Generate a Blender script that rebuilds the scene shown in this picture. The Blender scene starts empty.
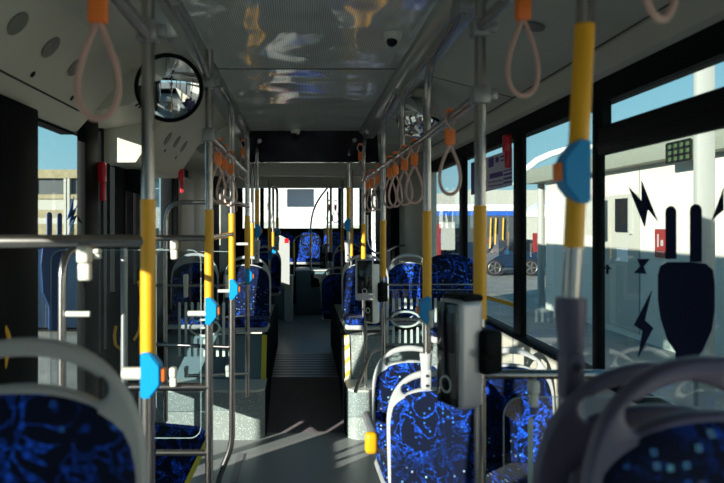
import bpy, bmesh, math, random
from mathutils import Vector, Matrix, Quaternion
random.seed(7)
S = bpy.context.scene
COL = S.collection
PI = math.pi
F, VX, VY, EYE = 650.0, 301.0, 225.0, 1.70      # focal length in pixels, vanishing point, eye height

def at(px, py, Y):
    "a point of the place, from its measured direction and its distance along the bus"
    return Vector(((px-VX)*Y/F, Y, EYE-(py-VY)*Y/F))
def on_side(px, py, L):
    "a measured point on the side plane x = L"
    s = (px-VX)/L
    return Vector((L, F/s, EYE-(py-VY)/s))

# ------------------------------------------------------------------ materials
def mat(name, col, rough=.5, metal=0., spec=.5, emit=None, estr=0.):
    m = bpy.data.materials.new(name); m.use_nodes = True
    b = m.node_tree.nodes['Principled BSDF']
    b.inputs['Base Color'].default_value = (*col, 1)
    b.inputs['Roughness'].default_value = rough
    b.inputs['Metallic'].default_value = metal
    b.inputs['Specular IOR Level'].default_value = spec
    if emit:
        b.inputs['Emission Color'].default_value = (*emit, 1); b.inputs['Emission Strength'].default_value = estr
    return m
def nd(m, t, **kw):
    n = m.node_tree.nodes.new(t)
    for k, v in kw.items():
        if k in n.inputs.keys(): n.inputs[k].default_value = v
        else: setattr(n, k, v)
    return n
def lk(m, a, b): m.node_tree.links.new(a, b)
def bsdf(m): return m.node_tree.nodes['Principled BSDF']
def ramp(m, stops, mode='LINEAR'):
    r = m.node_tree.nodes.new('ShaderNodeValToRGB'); r.color_ramp.interpolation = mode
    e = r.color_ramp.elements
    while len(e) < len(stops): e.new(.5)
    for k, (p, c) in enumerate(stops):
        e[k].position = p; e[k].color = (*c, 1) if len(c) == 3 else c
    return r
def mix(m, fac, a, b):
    n = m.node_tree.nodes.new('ShaderNodeMix'); n.data_type = 'RGBA'
    for v, i in ((fac, 0), (a, 6), (b, 7)):
        if isinstance(v, bpy.types.NodeSocket): lk(m, v, n.inputs[i])
        elif i == 0: n.inputs[0].default_value = v
        else: n.inputs[i].default_value = (*v, 1)
    return n.outputs[2]
def mth(m, op, a, b=None):
    n = m.node_tree.nodes.new('ShaderNodeMath'); n.operation = op
    for i, v in enumerate((a, b)):
        if v is None: continue
        if isinstance(v, bpy.types.NodeSocket): lk(m, v, n.inputs[i])
        else: n.inputs[i].default_value = v
    return n.outputs[0]
def noisy(m, c0, c1, scale=6., detail=4., lo=.35, hi=.65):
    tc = nd(m, 'ShaderNodeTexCoord'); n = nd(m, 'ShaderNodeTexNoise', Scale=scale, Detail=detail)
    lk(m, tc.outputs['Object'], n.inputs['Vector'])
    r = ramp(m, [(lo, c0), (hi, c1)]); lk(m, n.outputs['Fac'], r.inputs['Fac'])
    lk(m, r.outputs['Color'], bsdf(m).inputs['Base Color'])
    return m

M = {}
M['steel'] = mat('brushed steel', (.38, .35, .345), .26, 1.)
M['dark_steel'] = mat('dull steel bracket', (.33, .33, .34), .45, .8)
M['yellow'] = mat('yellow sleeve', (.83, .40, .008), .36)
M['blue_btn'] = mat('blue button housing', (.0, .27, .64), .35)
M['orange'] = mat('orange plastic', (.85, .19, .025), .4)
M['strap'] = mat('pink grey strap', (.52, .33, .29), .45)
M['grey_pl'] = mat('grey seat plastic', (.39, .395, .405), .42)
M['grey_pl_shade'] = mat('seat plastic with painted shade', (.085, .070, .130), .4)  # seat grey with the near-right pair's shade put into its colour
M['grey_dark_shade'] = mat('shell plastic with painted shade', (.07, .061, .10), .45)  # shell panel grey, darkened by the same shade in its colour
M['grey_dark'] = mat('darker seat plastic', (.20, .20, .215), .5)
M['white_pl'] = mat('white plastic', (.72, .71, .66), .4)
M['clip'] = mat('clip plastic', (.62, .61, .56), .4)
M['black'] = mat('black trim', (.005, .006, .007), .55, 0, .06)
M['black_soft'] = mat('soft black', (.010, .012, .014), .75, 0, .06)
M['cream'] = noisy(mat('cream wall plastic', (.5, .47, .41), .55), (.44, .42, .36), (.48, .46, .40), 3.)
M['cove'] = noisy(mat('cove plastic', (.36, .35, .30), .5), (.50, .485, .41), (.56, .545, .47), 2.)
M['cove_line'] = mat('cove seam', (.02, .02, .02), .7)
M['mesh_disc'] = mat('speaker mesh', (.20, .195, .175), .7)
M['red'] = mat('red hammer', (.62, .012, .03), .3)
M['red_dull'] = mat('red sign', (.20, .012, .012), .6)
M['teal'] = mat('teal grey laminate', (.12, .185, .215), .5)
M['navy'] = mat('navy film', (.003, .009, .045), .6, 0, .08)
M['navy_sunlit'] = mat('navy film with painted sun', (.01, .06, .22), .5)  # the navy decal film with sunlight put into its colour
M['rubber'] = mat('black rubber', (.012, .012, .013), .7)
M['edgeyel'] = mat('yellow edge strip', (.72, .58, .06), .5)
M['lilac'] = mat('lilac paper', (.62, .60, .72), .7)
M['purple'] = mat('purple print', (.10, .04, .28), .7)
M['paper'] = mat('white paper', (.75, .76, .76), .8)
M['etch'] = mat('etched white film', (.46, .53, .50), .6)
M['screen'] = mat('dark screen', (.01, .012, .014), .12)
M['silver'] = mat('silver plastic', (.50, .49, .53), .35, .3)
M['grey_panel'] = m = mat('grey blind', (.7, .7, .74), .7)
tr = nd(m, 'ShaderNodeBsdfTranslucent'); tr.inputs[0].default_value = (.84, .82, .88, 1); mxs = nd(m, 'ShaderNodeMixShader'); mxs.inputs[0].default_value = .8
lk(m, bsdf(m).outputs[0], mxs.inputs[1]); lk(m, tr.outputs[0], mxs.inputs[2]); lk(m, mxs.outputs[0], m.node_tree.nodes['Material Output'].inputs[0])

# floor: dark vinyl with faint grain
m = M['floor'] = mat('vinyl floor', (.06, .06, .065), .33)
noisy(m, (.19, .195, .20), (.27, .275, .28), 90., 3., .3, .7)
m = M['ramp_floor'] = mat('dark ramp vinyl', (.045, .04, .045), .36)
noisy(m, (.12, .10, .115), (.18, .155, .17), 70., 3.)

# speckled laminate on the plinths
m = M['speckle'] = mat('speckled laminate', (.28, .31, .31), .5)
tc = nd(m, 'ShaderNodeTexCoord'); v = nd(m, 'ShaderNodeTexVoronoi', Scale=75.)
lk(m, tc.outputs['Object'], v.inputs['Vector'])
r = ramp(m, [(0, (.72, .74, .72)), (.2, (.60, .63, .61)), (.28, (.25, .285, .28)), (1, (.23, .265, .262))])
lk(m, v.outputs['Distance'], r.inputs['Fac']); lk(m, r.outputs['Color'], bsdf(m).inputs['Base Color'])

# ribbed metal tread
m = M['tread'] = mat('ribbed metal tread', (.38, .38, .42), .32, .6)
tc = nd(m, 'ShaderNodeTexCoord'); w = nd(m, 'ShaderNodeTexWave', Scale=2.6, bands_direction='Y')
lk(m, tc.outputs['Object'], w.inputs['Vector'])
bp = nd(m, 'ShaderNodeBump', Strength=.6, Distance=.02); lk(m, w.outputs['Fac'], bp.inputs['Height']); lk(m, bp.outputs['Normal'], bsdf(m).inputs['Normal'])
r = ramp(m, [(.2, (.08, .08, .09)), (.6, (.5, .5, .54))]); lk(m, w.outputs['Fac'], r.inputs['Fac']); lk(m, r.outputs['Color'], bsdf(m).inputs['Base Color'])

# hazard strip
m = M['hazard'] = mat('hazard strip', (.8, .7, .3), .5)
tc = nd(m, 'ShaderNodeTexCoord'); mp = nd(m, 'ShaderNodeMapping'); mp.inputs['Rotation'].default_value = (0, .7, 0)
w = nd(m, 'ShaderNodeTexWave', Scale=4., bands_direction='Z')
lk(m, tc.outputs['Object'], mp.inputs['Vector']); lk(m, mp.outputs['Vector'], w.inputs['Vector'])
r = ramp(m, [(.0, (.55, .40, .05)), (.22, (.74, .70, .50))], 'CONSTANT'); lk(m, w.outputs['Fac'], r.inputs['Fac']); lk(m, r.outputs['Color'], bsdf(m).inputs['Base Color'])

# blue upholstery: navy ground, electric-blue scribbles and little pale rings
def fabric(name, scale=1., dim=1.):
    m = mat(name, (.01, .02, .1), .85, 0, .15)
    tc = nd(m, 'ShaderNodeTexCoord')
    oi = nd(m, 'ShaderNodeObjectInfo')
    off = nd(m, 'ShaderNodeVectorMath', operation='ADD')
    sc = nd(m, 'ShaderNodeVectorMath', operation='SCALE'); lk(m, oi.outputs['Location'], sc.inputs[0]); sc.inputs['Scale'].default_value = .37
    mp = nd(m, 'ShaderNodeMapping'); mp.inputs['Scale'].default_value = (scale, scale*.25, scale)
    lk(m, tc.outputs['Object'], off.inputs[0]); lk(m, sc.outputs[0], off.inputs[1]); lk(m, off.outputs[0], mp.inputs['Vector'])
    n1 = nd(m, 'ShaderNodeTexNoise', Scale=12., Detail=2., Roughness=.6, Distortion=1.1)
    lk(m, mp.outputs[0], n1.inputs['Vector'])
    band = mth(m, 'ABSOLUTE', mth(m, 'SUBTRACT', n1.outputs['Fac'], .5))
    r1 = ramp(m, [(.0, (1, 1, 1)), (.026, (.9, .9, .9)), (.05, (0, 0, 0))]); lk(m, band, r1.inputs['Fac'])
    v2 = nd(m, 'ShaderNodeTexVoronoi', Scale=62.); v2.inputs['Randomness'].default_value = .8
    lk(m, mp.outputs[0], v2.inputs['Vector'])
    r2 = ramp(m, [(.28, (1, 1, 1)), (.55, (.3, .3, .3))]); lk(m, v2.outputs['Distance'], r2.inputs['Fac'])
    n3 = nd(m, 'ShaderNodeTexNoise', Scale=4.5, Detail=1.); lk(m, mp.outputs[0], n3.inputs['Vector'])
    r3 = ramp(m, [(.38, (.15, .15, .15)), (.55, (1, 1, 1))]); lk(m, n3.outputs['Fac'], r3.inputs['Fac'])
    blue = mth(m, 'MULTIPLY', mth(m, 'MULTIPLY', r1.outputs['Color'], r2.outputs['Color']), r3.outputs['Color'])
    c = mix(m, blue, (.0025*dim, .006*dim, .024*dim), (.012*dim, .115*dim, .92*dim))
    v1 = nd(m, 'ShaderNodeTexVoronoi', Scale=46., distance='CHEBYCHEV'); v1.inputs['Randomness'].default_value = .45
    lk(m, mp.outputs[0], v1.inputs['Vector'])
    ring = ramp(m, [(0, (.25, .25, .25)), (.10, (.25, .25, .25)), (.14, (1, 1, 1)), (.19, (1, 1, 1)), (.23, (0, 0, 0))])
    lk(m, v1.outputs['Distance'], ring.inputs['Fac'])
    sel = nd(m, 'ShaderNodeSeparateColor'); lk(m, v1.outputs['Color'], sel.inputs[0])
    pick = mth(m, 'GREATER_THAN', sel.outputs[0], .6)
    rc = ramp(m, [(0, (.03, .16, .55)), (.45, (.02, .10, .62)), (.72, (.16, .42, .60)), (.9, (.22, .20, .42)), (1, (.25, .50, .62))]); lk(m, sel.outputs[1], rc.inputs['Fac'])
    c2 = mix(m, mth(m, 'MULTIPLY', ring.outputs['Color'], pick), c, rc.outputs['Color'])
    lk(m, c2, bsdf(m).inputs['Base Color'])
    bsdf(m).inputs['Sheen Weight'].default_value = .04
    return m
M['fabric'] = fabric('blue patterned upholstery')

# ceiling: glossy, faintly ribbed sheet with slow waves
m = M['ceil'] = mat('glossy ceiling sheet', (.17, .18, .17), .06, 0., .8)
bsdf(m).inputs['IOR'].default_value = 2.3
tc = nd(m, 'ShaderNodeTexCoord')
w = nd(m, 'ShaderNodeTexWave', Scale=34., bands_direction='X'); lk(m, tc.outputs['Object'], w.inputs['Vector'])
n = nd(m, 'ShaderNodeTexNoise', Scale=2.3, Detail=1.); lk(m, tc.outputs['Object'], n.inputs['Vector'])
b1 = nd(m, 'ShaderNodeBump', Strength=.05, Distance=.003); lk(m, w.outputs['Fac'], b1.inputs['Height'])
b2 = nd(m, 'ShaderNodeBump', Strength=.28, Distance=.10); lk(m, n.outputs['Fac'], b2.inputs['Height']); lk(m, b1.outputs['Normal'], b2.inputs['Normal'])
lk(m, b2.outputs['Normal'], bsdf(m).inputs['Normal'])
r = ramp(m, [(.25, (.40, .42, .40)), (.6, (.80, .82, .79))]); lk(m, w.outputs['Fac'], r.inputs['Fac']); lk(m, r.outputs['Color'], bsdf(m).inputs['Base Color'])
M['channel'] = mat('metal light channel', (.46, .48, .46), .2, .35)
M['gloss_black'] = mat('glossy black panel', (.010, .006, .014), .10, 0, .22)
M['mirror'] = mat('mirror glass', (.86, .86, .88), .02, 1.)

def glass(name, tint, fr=1.45, dirt=0.):
    m = bpy.data.materials.new(name); m.use_nodes = True; nt = m.node_tree; nt.nodes.clear()
    o = nt.nodes.new('ShaderNodeOutputMaterial'); t = nt.nodes.new('ShaderNodeBsdfTransparent'); g = nt.nodes.new('ShaderNodeBsdfGlossy')
    t.inputs[0].default_value = (*tint, 1); g.inputs['Roughness'].default_value = .01
    f = nt.nodes.new('ShaderNodeFresnel'); f.inputs[0].default_value = fr
    mx = nt.nodes.new('ShaderNodeMixShader')
    ge = nt.nodes.new('ShaderNodeNewGeometry'); inv = nt.nodes.new('ShaderNodeMath'); inv.operation = 'SUBTRACT'; inv.inputs[0].default_value = 1.
    mu = nt.nodes.new('ShaderNodeMath'); mu.operation = 'MULTIPLY'           # reflect on the entry face of a pane only
    nt.links.new(ge.outputs['Backfacing'], inv.inputs[1]); nt.links.new(inv.outputs[0], mu.inputs[0]); nt.links.new(f.outputs[0], mu.inputs[1])
    nt.links.new(mu.outputs[0], mx.inputs[0]); nt.links.new(t.outputs[0], mx.inputs[1]); nt.links.new(g.outputs[0], mx.inputs[2]); nt.links.new(mx.outputs[0], o.inputs[0])
    return m
M['glass'] = glass('tinted window glass', (.86, .915, .92))
M['panel_glass'] = glass('clear screen glass', (.88, .91, .92), 1.4)
M['glass_edge'] = mat('polished glass edge', (.42, .52, .54), .2)

# outside
M['asphalt'] = noisy(mat('asphalt', (.2, .2, .2), .9), (.20, .19, .17), (.29, .28, .25), 1.5)
M['hut'] = noisy(mat('white painted wall', (.8, .78, .72), .8), (.53, .515, .46), (.57, .555, .50), .8)
M['hut_eave'] = mat('grey green eave', (.23, .25, .20), .7)
M['pale_post'] = mat('pale post', (.32, .33, .31), .6)
M['facade'] = noisy(mat('sandy facade', (.6, .5, .3), .8), (.22, .19, .105), (.28, .245, .15), 2.5)
M['facade_pale'] = mat('pale facade', (.36, .36, .32), .8)
M['facade_dark'] = mat('dark facade glazing', (.06, .07, .075), .3)
M['bus_white'] = mat('white bus paint', (.8, .8, .78), .35)
M['bus_blue'] = mat('blue bus paint', (.02, .10, .45), .35)
M['car_paint'] = mat('dark blue car paint', (.012, .025, .05), .15)
M['tyre'] = mat('tyre rubber', (.012, .012, .012), .8)
M['rim'] = mat('alloy rim', (.14, .14, .14), .4, .5)
M['solar'] = mat('green glazed panel', (.05, .085, .03), .25)

# ------------------------------------------------------------------ mesh helpers
def new(): return bmesh.new()
def box(bm, c, s, bev=0., rot=None, seg=2):
    r = bmesh.ops.create_cube(bm, size=1.)
    vs = r['verts']
    bmesh.ops.scale(bm, vec=Vector(s), verts=vs)
    if bev > 0:
        es = list({e for v in vs for e in v.link_edges})
        q = bmesh.ops.bevel(bm, geom=es, offset=min(bev, min(s)*.49), segments=seg, affect='EDGES', profile=.5)
        vs = list({v for f in q['faces'] for v in f.verts} | {v for v in vs if v.is_valid})
        vs = list({v for v in vs} | {w for v in vs for e in v.link_edges for w in e.verts})
    if rot is not None: bmesh.ops.rotate(bm, cent=(0, 0, 0), matrix=rot, verts=vs)
    bmesh.ops.translate(bm, vec=Vector(c), verts=vs)
    return vs
def bx(bm, x0, x1, y0, y1, z0, z1, bev=0.):
    return box(bm, ((x0+x1)/2, (y0+y1)/2, (z0+z1)/2), (abs(x1-x0), abs(y1-y0), abs(z1-z0)), bev)
def fillet(pts, rad, n=6):
    P = [Vector(p) for p in pts]; out = [P[0]]
    for i in range(1, len(P)-1):
        a, b, c = P[i-1], P[i], P[i+1]
        u, w = (a-b), (c-b); lu, lw = u.length, w.length
        if lu < 1e-6 or lw < 1e-6: continue
        u /= lu; w /= lw
        d = min(rad, lu*.49, lw*.49)
        p0, p1 = b+u*d, b+w*d
        for k in range(n+1):
            t = k/n; out.append(p0*(1-t)**2 + b*2*t*(1-t) + p1*t*t)
    out.append(P[-1]); return out
def tube(bm, pts, r, seg=10, closed=False, flat=None):
    P = [Vector(p) for p in pts]; n = len(P); rings = []; nrm = None
    for i in range(n):
        if closed: t = (P[(i+1) % n]-P[i-1]).normalized()
        else: t = (P[min(i+1, n-1)]-P[max(i-1, 0)]).normalized()
        if nrm is None:
            a = Vector((0, 1, 0)) if abs(t.y) < .9 else Vector((1, 0, 0))
            nrm = (a - t*a.dot(t)).normalized()
        else:
            nrm = (nrm - t*nrm.dot(t)).normalized()
        bn = t.cross(nrm)
        rr = r[i] if isinstance(r, (list, tuple)) else r
        fa = flat or 1.
        rings.append([bm.verts.new(P[i] + (nrm*math.cos(2*PI*k/seg)*fa + bn*math.sin(2*PI*k/seg))*rr) for k in range(seg)])
    for i in range(n if closed else n-1):
        A, B = rings[i], rings[(i+1) % n]
        for k in range(seg): bm.faces.new((A[k], A[(k+1) % seg], B[(k+1) % seg], B[k]))
    if not closed:
        bm.faces.new(rings[0]); bm.faces.new(list(reversed(rings[-1])))
def prism(bm, poly, frame, d0, d1):
    "extrude a 2-D outline between two depths; frame(u, v, d) gives the 3-D point"
    A = [bm.verts.new(frame(u, v, d0)) for u, v in poly]; B = [bm.verts.new(frame(u, v, d1)) for u, v in poly]
    n = len(poly)
    bm.faces.new(A); bm.faces.new(list(reversed(B)))
    for i in range(n): bm.faces.new((A[i], B[i], B[(i+1) % n], A[(i+1) % n]))
def along_y(u, v, d): return Vector((u, d, v))
def along_x(u, v, d): return Vector((d, u, v))
def ellipse(cu, cv, a, b, n=24): return [(cu+a*math.cos(2*PI*k/n), cv+b*math.sin(2*PI*k/n)) for k in range(n)]
def obj(name, bm, m, parent=None, local=False, smooth=True):
    bmesh.ops.recalc_face_normals(bm, faces=bm.faces)
    me = bpy.data.meshes.new(name); 
    if parent is not None and not local:
        q = parent; mw = Matrix.Identity(4)
        chain = []
        while q is not None: chain.append(q); q = q.parent
        for q in reversed(chain): mw = mw @ q.matrix_basis
        bm.transform(mw.inverted())
    bm.to_mesh(me); bm.free()
    me.materials.append(M[m] if isinstance(m, str) else m)
    if smooth:
        for p in me.polygons: p.use_smooth = True
        me.set_sharp_from_angle(angle=math.radians(38))
    o = bpy.data.objects.new(name, me); COL.objects.link(o)
    if parent is not None: o.parent = parent
    return o
def tag(o, label, cat, group=None, kind=None):
    o['label'] = label; o['category'] = cat
    if group: o['group'] = group
    if kind: o['kind'] = kind
    return o
def thing(name, label, cat, loc=(0, 0, 0), rz=0., group=None):
    o = bpy.data.objects.new(name, None); COL.objects.link(o); o.empty_display_size = .05
    o.location = loc; o.rotation_euler = (0, 0, rz)
    o.matrix_basis = Matrix.LocRotScale(Vector(loc), Matrix.Rotation(rz, 3, 'Z'), None)
    return tag(o, label, cat, group)
def struct(name, bm, m, parent=None, label=None):
    o = obj(name, bm, m, parent)
    if parent is None: o['kind'] = 'structure'
    if label: o['label'] = label
    return o
def dup(root, loc, rz=0., label=None, group=None, skip=()):
    r = root.copy(); COL.objects.link(r); r.location = loc; r.rotation_euler = (0, 0, rz)
    if label: r['label'] = label
    if group: r['group'] = group
    for ch in list(root.children):
        if ch.name.split('.')[0] in skip: continue
        c = ch.copy(); COL.objects.link(c); c.parent = r
        for g in list(ch.children):
            d = g.copy(); COL.objects.link(d); d.parent = c
    return r

# ------------------------------------------------------------------ bus shell
LW = 1.27                       # side glass planes
YB, YR = -4.6, 12.0             # ends of the bus
Z = lambda d: EYE+d             # height above the eye -> height

bm = new(); bx(bm, -1.33, 1.33, YB, 5.32, -.08, 0.)
struct('floor', bm, 'floor')
bm = new(); prism(bm, [(5.32, -.08), (5.32, 0.), (6.2, .25), (6.2, -.08)], along_x, -.40, .45)
rf = struct('floor_ramp', bm, 'ramp_floor'); rf['kind'] = 'structure'
bm = new(); bx(bm, -1.33, 1.33, 7.35, YR, .0, .25)
f2 = struct('floor_rear', bm, 'floor')
bm = new(); bx(bm, -.40, .45, 6.2, 7.35, .20, .25)
struct('floor_tread', bm, 'tread')
bm = new(); bx(bm, .44, .47, 5.3, 7.4, .0, .40)
# skirting strips beside the aisle
# ceiling
bm = new(); bx(bm, -.46, .53, YB, 6.0, Z(.87), Z(.90))
ceil = struct('ceiling', bm, 'ceil')
bm = new()
for y in (3.62, 1.0): bx(bm, -.46, .53, y-.004, y+.004, Z(.867), Z(.872))
struct('ceiling_seam', bm, 'cove_line', ceil)
bm = new(); prism(bm, [(.53, Z(.87)), (.545, Z(.85)), (.60, Z(.80)), (.665, Z(.795)), (.68, Z(.85)), (.68, Z(.90)), (.53, Z(.90))], along_y, YB, 7.6)
struct('trim_1', bm, 'channel')
bm = new(); prism(bm, [(-.46, Z(.87)), (-.475, Z(.85)), (-.52, Z(.80)), (-.575, Z(.795)), (-.59, Z(.85)), (-.59, Z(.90)), (-.46, Z(.90))], along_y, YB, 7.6)
struct('trim_2', bm, 'channel')
bm = new(); bx(bm, -1.33, 1.33, YB, YR+.1, Z(.93), Z(1.12))
struct('roof', bm, 'bus_white')
bm = new(); bx(bm, -1.30, 1.30, 6.06, YR, Z(.76), Z(.92))
struct('ceiling_rear', bm, 'cove')
# right cove
bm = new(); prism(bm, [(1.23, Z(.72)), (.67, Z(.865)), (.67, Z(.93)), (1.33, Z(.93)), (1.33, Z(.72))], along_y, YB, 8.0)
rc = struct('ceiling_cove_right', bm, 'cove')
bm = new()
def cove_r(x): return Z(.72+(1.23-x)/(1.23-.67)*.145)
for y in (-1.4, .3, 2.05, 3.7, 5.2):
    prism(bm, [(1.23, cove_r(1.23)-.002), (.68, cove_r(.68)-.002), (.68, cove_r(.68)+.01), (1.23, cove_r(1.23)+.01)], along_y, y-.003, y+.003)
bx(bm, 1.205, 1.211, YB, 8., cove_r(1.208)-.003, cove_r(1.208)+.01)
struct('cove_seam', bm, 'cove_line', rc)
def disc_on_cove(name, x, y, rad, slope, zf, parent, m='mesh_disc'):
    bm = new()
    n = 28; A = []; B = []
    for k in range(n):
        a = 2*PI*k/n; xx = x+rad*math.cos(a)*math.cos(slope); yy = y+rad*math.sin(a)
        A.append(bm.verts.new((xx, yy, zf(xx)-.002))); B.append(bm.verts.new((xx, yy, zf(xx)-.008)))
    bm.faces.new(A); bm.faces.new(list(reversed(B)))
    for k in range(n): bm.faces.new((A[k], B[k], B[(k+1) % n], A[(k+1) % n]))
    o = obj(name, bm, m, parent); return o
for y in (1.15, 1.75, 2.15, 2.6):
    disc_on_cove('speaker_grille', .93, y, .045, .25, cove_r, rc)
# trim and black header on the right
bm = new(); prism(bm, [(1.27, Z(.61)), (1.235, Z(.63)), (1.215, Z(.715)), (1.225, Z(.735)), (1.33, Z(.735)), (1.33, Z(.61))], along_y, YB, 8.)
struct('trim_3', bm, 'cove')
bm = new(); bx(bm, 1.262, 1.33, YB, 11.6, Z(.514), Z(.625))
struct('trim_4', bm, 'black')

SILL = Z(-.617)
bm = new(); bx(bm, 1.275, 1.33, YB, YR, -.35, SILL-.02)
wr = struct('wall_right', bm, 'cream')
bm = new(); bx(bm, 1.235, 1.33, YB, YR, SILL-.045, SILL-.02, .008)
struct('window_sill', bm, 'black_soft', wr)
# seams of the lower right wall
bm = new()
for y in (3.2, 3.9, 4.6): bx(bm, 1.270, 1.277, y-.006, y+.006, .2, SILL-.05)
struct('wall_seam', bm, 'grey_dark', wr)

# right pillars
pil = [(-4.6, -4.2), (-2.6, -2.42), (-.75, -.6), (2.739, 2.797), (3.696, 3.833), (5.0, 5.142)]
for y0, y1 in pil:
    bm = new(); bx(bm, 1.25, 1.285, y0, y1, SILL-.02, Z(.53), .008)
    o = struct('wall_right_pillar', bm, 'black')
# white inner column and black end on the right
bm = new(); bx(bm, 1.20, 1.33, 6.35, 7.95, .3, Z(.70), .02)
struct('wall_right_column', bm, 'cream')
bm = new(); bx(bm, 1.10, 1.33, 7.98, 9.6, .3, Z(.72), .01)
struct('wall_right_panel', bm, 'black_soft')
wi = [0]
def window(y0, y1, z0, z1, x, parts=()):
    wi[0] += 1
    bm = new(); bx(bm, x-.003, x+.003, y0, y1, z0, z1)
    o = obj('window_%d' % wi[0], bm, 'glass'); o['kind'] = 'structure'
    return o
w_near = window(-.6, 2.74, SILL, Z(.514), LW+.01)
bm = new()
bx(bm, 1.25, 1.285, -.6, 2.74, Z(.292), Z(.412), .006)
bx(bm, 1.25, 1.285, 2.69, 2.74, Z(.40), Z(.514))
bx(bm, 1.242, 1.285, -.6, 2.74, Z(.322), Z(.345), .004)
struct('slider_frame', bm, 'black', w_near)
w_r2 = window(2.797, 3.70, SILL, Z(.514), LW+.01)
w_r3 = window(3.833, 5.0, SILL, Z(.514), LW+.01)
w_r4 = window(5.142, 6.35, SILL, Z(.514), LW+.01)
window(9.6, 11.6, SILL+.3, Z(.514), LW+.01)
window(-2.42, -.75, SILL, Z(.514), LW+.01); window(-4.2, -2.6, SILL, Z(.514), LW+.01)

# decals on the near right window: bolts and a plug
def decal(name, pts, parent, m='navy', L=LW+.004, th=.0025):
    poly = []
    for px, py in pts:
        p = on_side(px, py, L); poly.append((p.y, p.z))
    bm = new(); prism(bm, poly, along_x, L-th, L)
    return obj(name, bm, m, parent, smooth=False)
decal('bolt_decal', [(629, 187), (642, 201), (642, 181), (658, 221), (648, 209), (645, 227)], w_near)
decal('bolt_decal', [(724, 188), (712, 221), (719, 214), (724, 210)], w_near)
decal('bolt_decal', [(637.5, 259), (650, 259), (644, 266.5), (646.5, 274), (634, 273), (641, 266)], w_near)
decal('bolt_decal', [(652, 291), (634.5, 325), (643, 331), (638.5, 357), (653.5, 328), (645, 320)], w_near)
def capsule(x0, x1, yt, yb): 
    r = (x1-x0)/2; c = (x0+x1)/2
    return [(c+r*math.cos(a), yt+r*1.2-r*1.2*math.sin(a)) for a in [PI*k/10 for k in range(11)]] + [(x0, yb), (x1, yb)]
decal('plug_decal', capsule(666, 676.5, 206, 259), w_near)
decal('plug_decal', capsule(690.5, 702, 204, 262), w_near)
plug = [(658.5, 275), (661, 266), (668, 262), (690, 262), (706, 263.5), (713, 270), (715, 284), (715, 310), (712, 330), (703, 350), (697, 358), (697, 372), (676, 372), (676, 352), (668, 340), (661, 318), (658.5, 300)]
decal('plug_decal', plug, w_near)

# ---- left wall
bm = new(); bx(bm, -1.33, -1.275, YB, 2.72, -.35, .28); 
bx(bm, -1.33, -1.275, 5.42, 6.2, SILL-.02, 1.48); bx(bm, -1.33, -1.275, 5.42, YR, -.35, SILL-.02); bx(bm, -1.33, -1.275, 10.3, YR, SILL-.02, Z(.5)); bx(bm, -1.33, -1.275, 9.05, 10.3, SILL-.02, SILL+.3); bx(bm, -1.33, -1.275, 8.3, 9.05, SILL-.02, SILL+.1)
wl = struct('wall_left', bm, 'cream')
bm = new(); bx(bm, -1.25, -1.20, 3.62, 3.86, -.0, Z(.62), .008); struct('wall_left_pillar_or_blocker', bm, 'black')
bm = new(); bx(bm, -1.33, -1.262, YB, 3.60, Z(.50), Z(.93)); bx(bm, -1.33, -1.262, 3.60, 4.13, Z(.66), Z(.93)); bx(bm, -1.33, -1.262, 4.13, YR, Z(.50), Z(.93))
struct('wall_left_header', bm, 'black')
bm = new(); bx(bm, -1.33, -1.24, YB, 2.9, Z(.17), Z(.52))
struct('wall_left_lintel', bm, 'black')
for y0, y1, xx in ((2.55, 2.93, -1.18), (6.15, 6.48, -1.22), (-4.6, -4.2, -1.24), (-2.1, -1.95, -1.24), (-.02, .64, -1.24), (-1.25, -.35, -1.24)):  # last two are unseen blockers added to keep sun off the near seats
    bm = new(); bx(bm, -1.33, xx, y0, y1, -.02, Z(.52), .012)
    struct('wall_left_pillar_or_blocker', bm, 'black')
bm = new(); bx(bm, -1.33, -1.22, 7.28, 8.3, .3, Z(.7), .02); struct('wall_left_column', bm, 'cream')
bm = new(); bx(bm, -1.33, -1.19, 6.5, 7.25, .3, Z(.5), .02); struct('wall_left_column', bm, 'cream')
bm = new(); bx(bm, -1.33, -1.22, 9.05, 9.72, .3, Z(.7), .01); struct('wall_left_panel', bm, 'black_soft')
# doors
def door(n, y0, y1, stiles, z0, z1, rail=None):
    bm = new()
    for y in stiles: bx(bm, -1.32, -1.25, y-.03, y+.03, z0, z1, .006)
    bx(bm, -1.32, -1.25, y0, y1, z0, z0+.10, .006); bx(bm, -1.32, -1.25, y0, y1, z1-.10, z1, .006)
    d = obj('door_%d' % n, bm, 'black'); d['kind'] = 'structure'
    bm = new(); bx(bm, -1.292, -1.286, y0, y1, z0+.08, z1-.08); obj('door_glass', bm, 'glass', d)
    return d
d1 = door(1, 2.93, 3.85, (2.95,), .02, Z(.62))
bm = new(); bx(bm, -1.315, -1.255, 2.93, 3.70, .05, .5); obj('door_panel', bm, 'black_soft', d1)  # unseen lower panel added to keep sun off the near floor
d2 = door(2, 3.88, 5.42, (4.10, 4.64, 4.98, 5.38), .02, Z(.72))
bm = new()
bx(bm, -1.315, -1.255, 3.88, 4.2, .48, .9, .006); bx(bm, -1.315, -1.255, 4.2, 5.10, .48, 1.25, .006); bx(bm, -1.315, -1.255, 4.2, 4.27, 1.25, Z(.5)); bx(bm, -1.315, -1.255, 4.38, 4.86, 1.25, Z(.5)); bx(bm, -1.315, -1.255, 4.98, 5.10, 1.25, Z(.5))  # first low piece is shaped to cut the floor's sun strip short
obj('door_panel', bm, 'black_soft', d2)
w_l1 = window(.08, 2.72, .28, Z(.17), -1.285)
w_l2 = window(-1.95, -.05, .28, Z(.17), -1.285)
w_l3 = window(5.42, 6.15, 1.48, Z(.5), -1.285)
window(9.72, 10.3, SILL+.3, Z(.5), -1.285); window(-4.2, -2.1, .28, Z(.17), -1.285)
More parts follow.
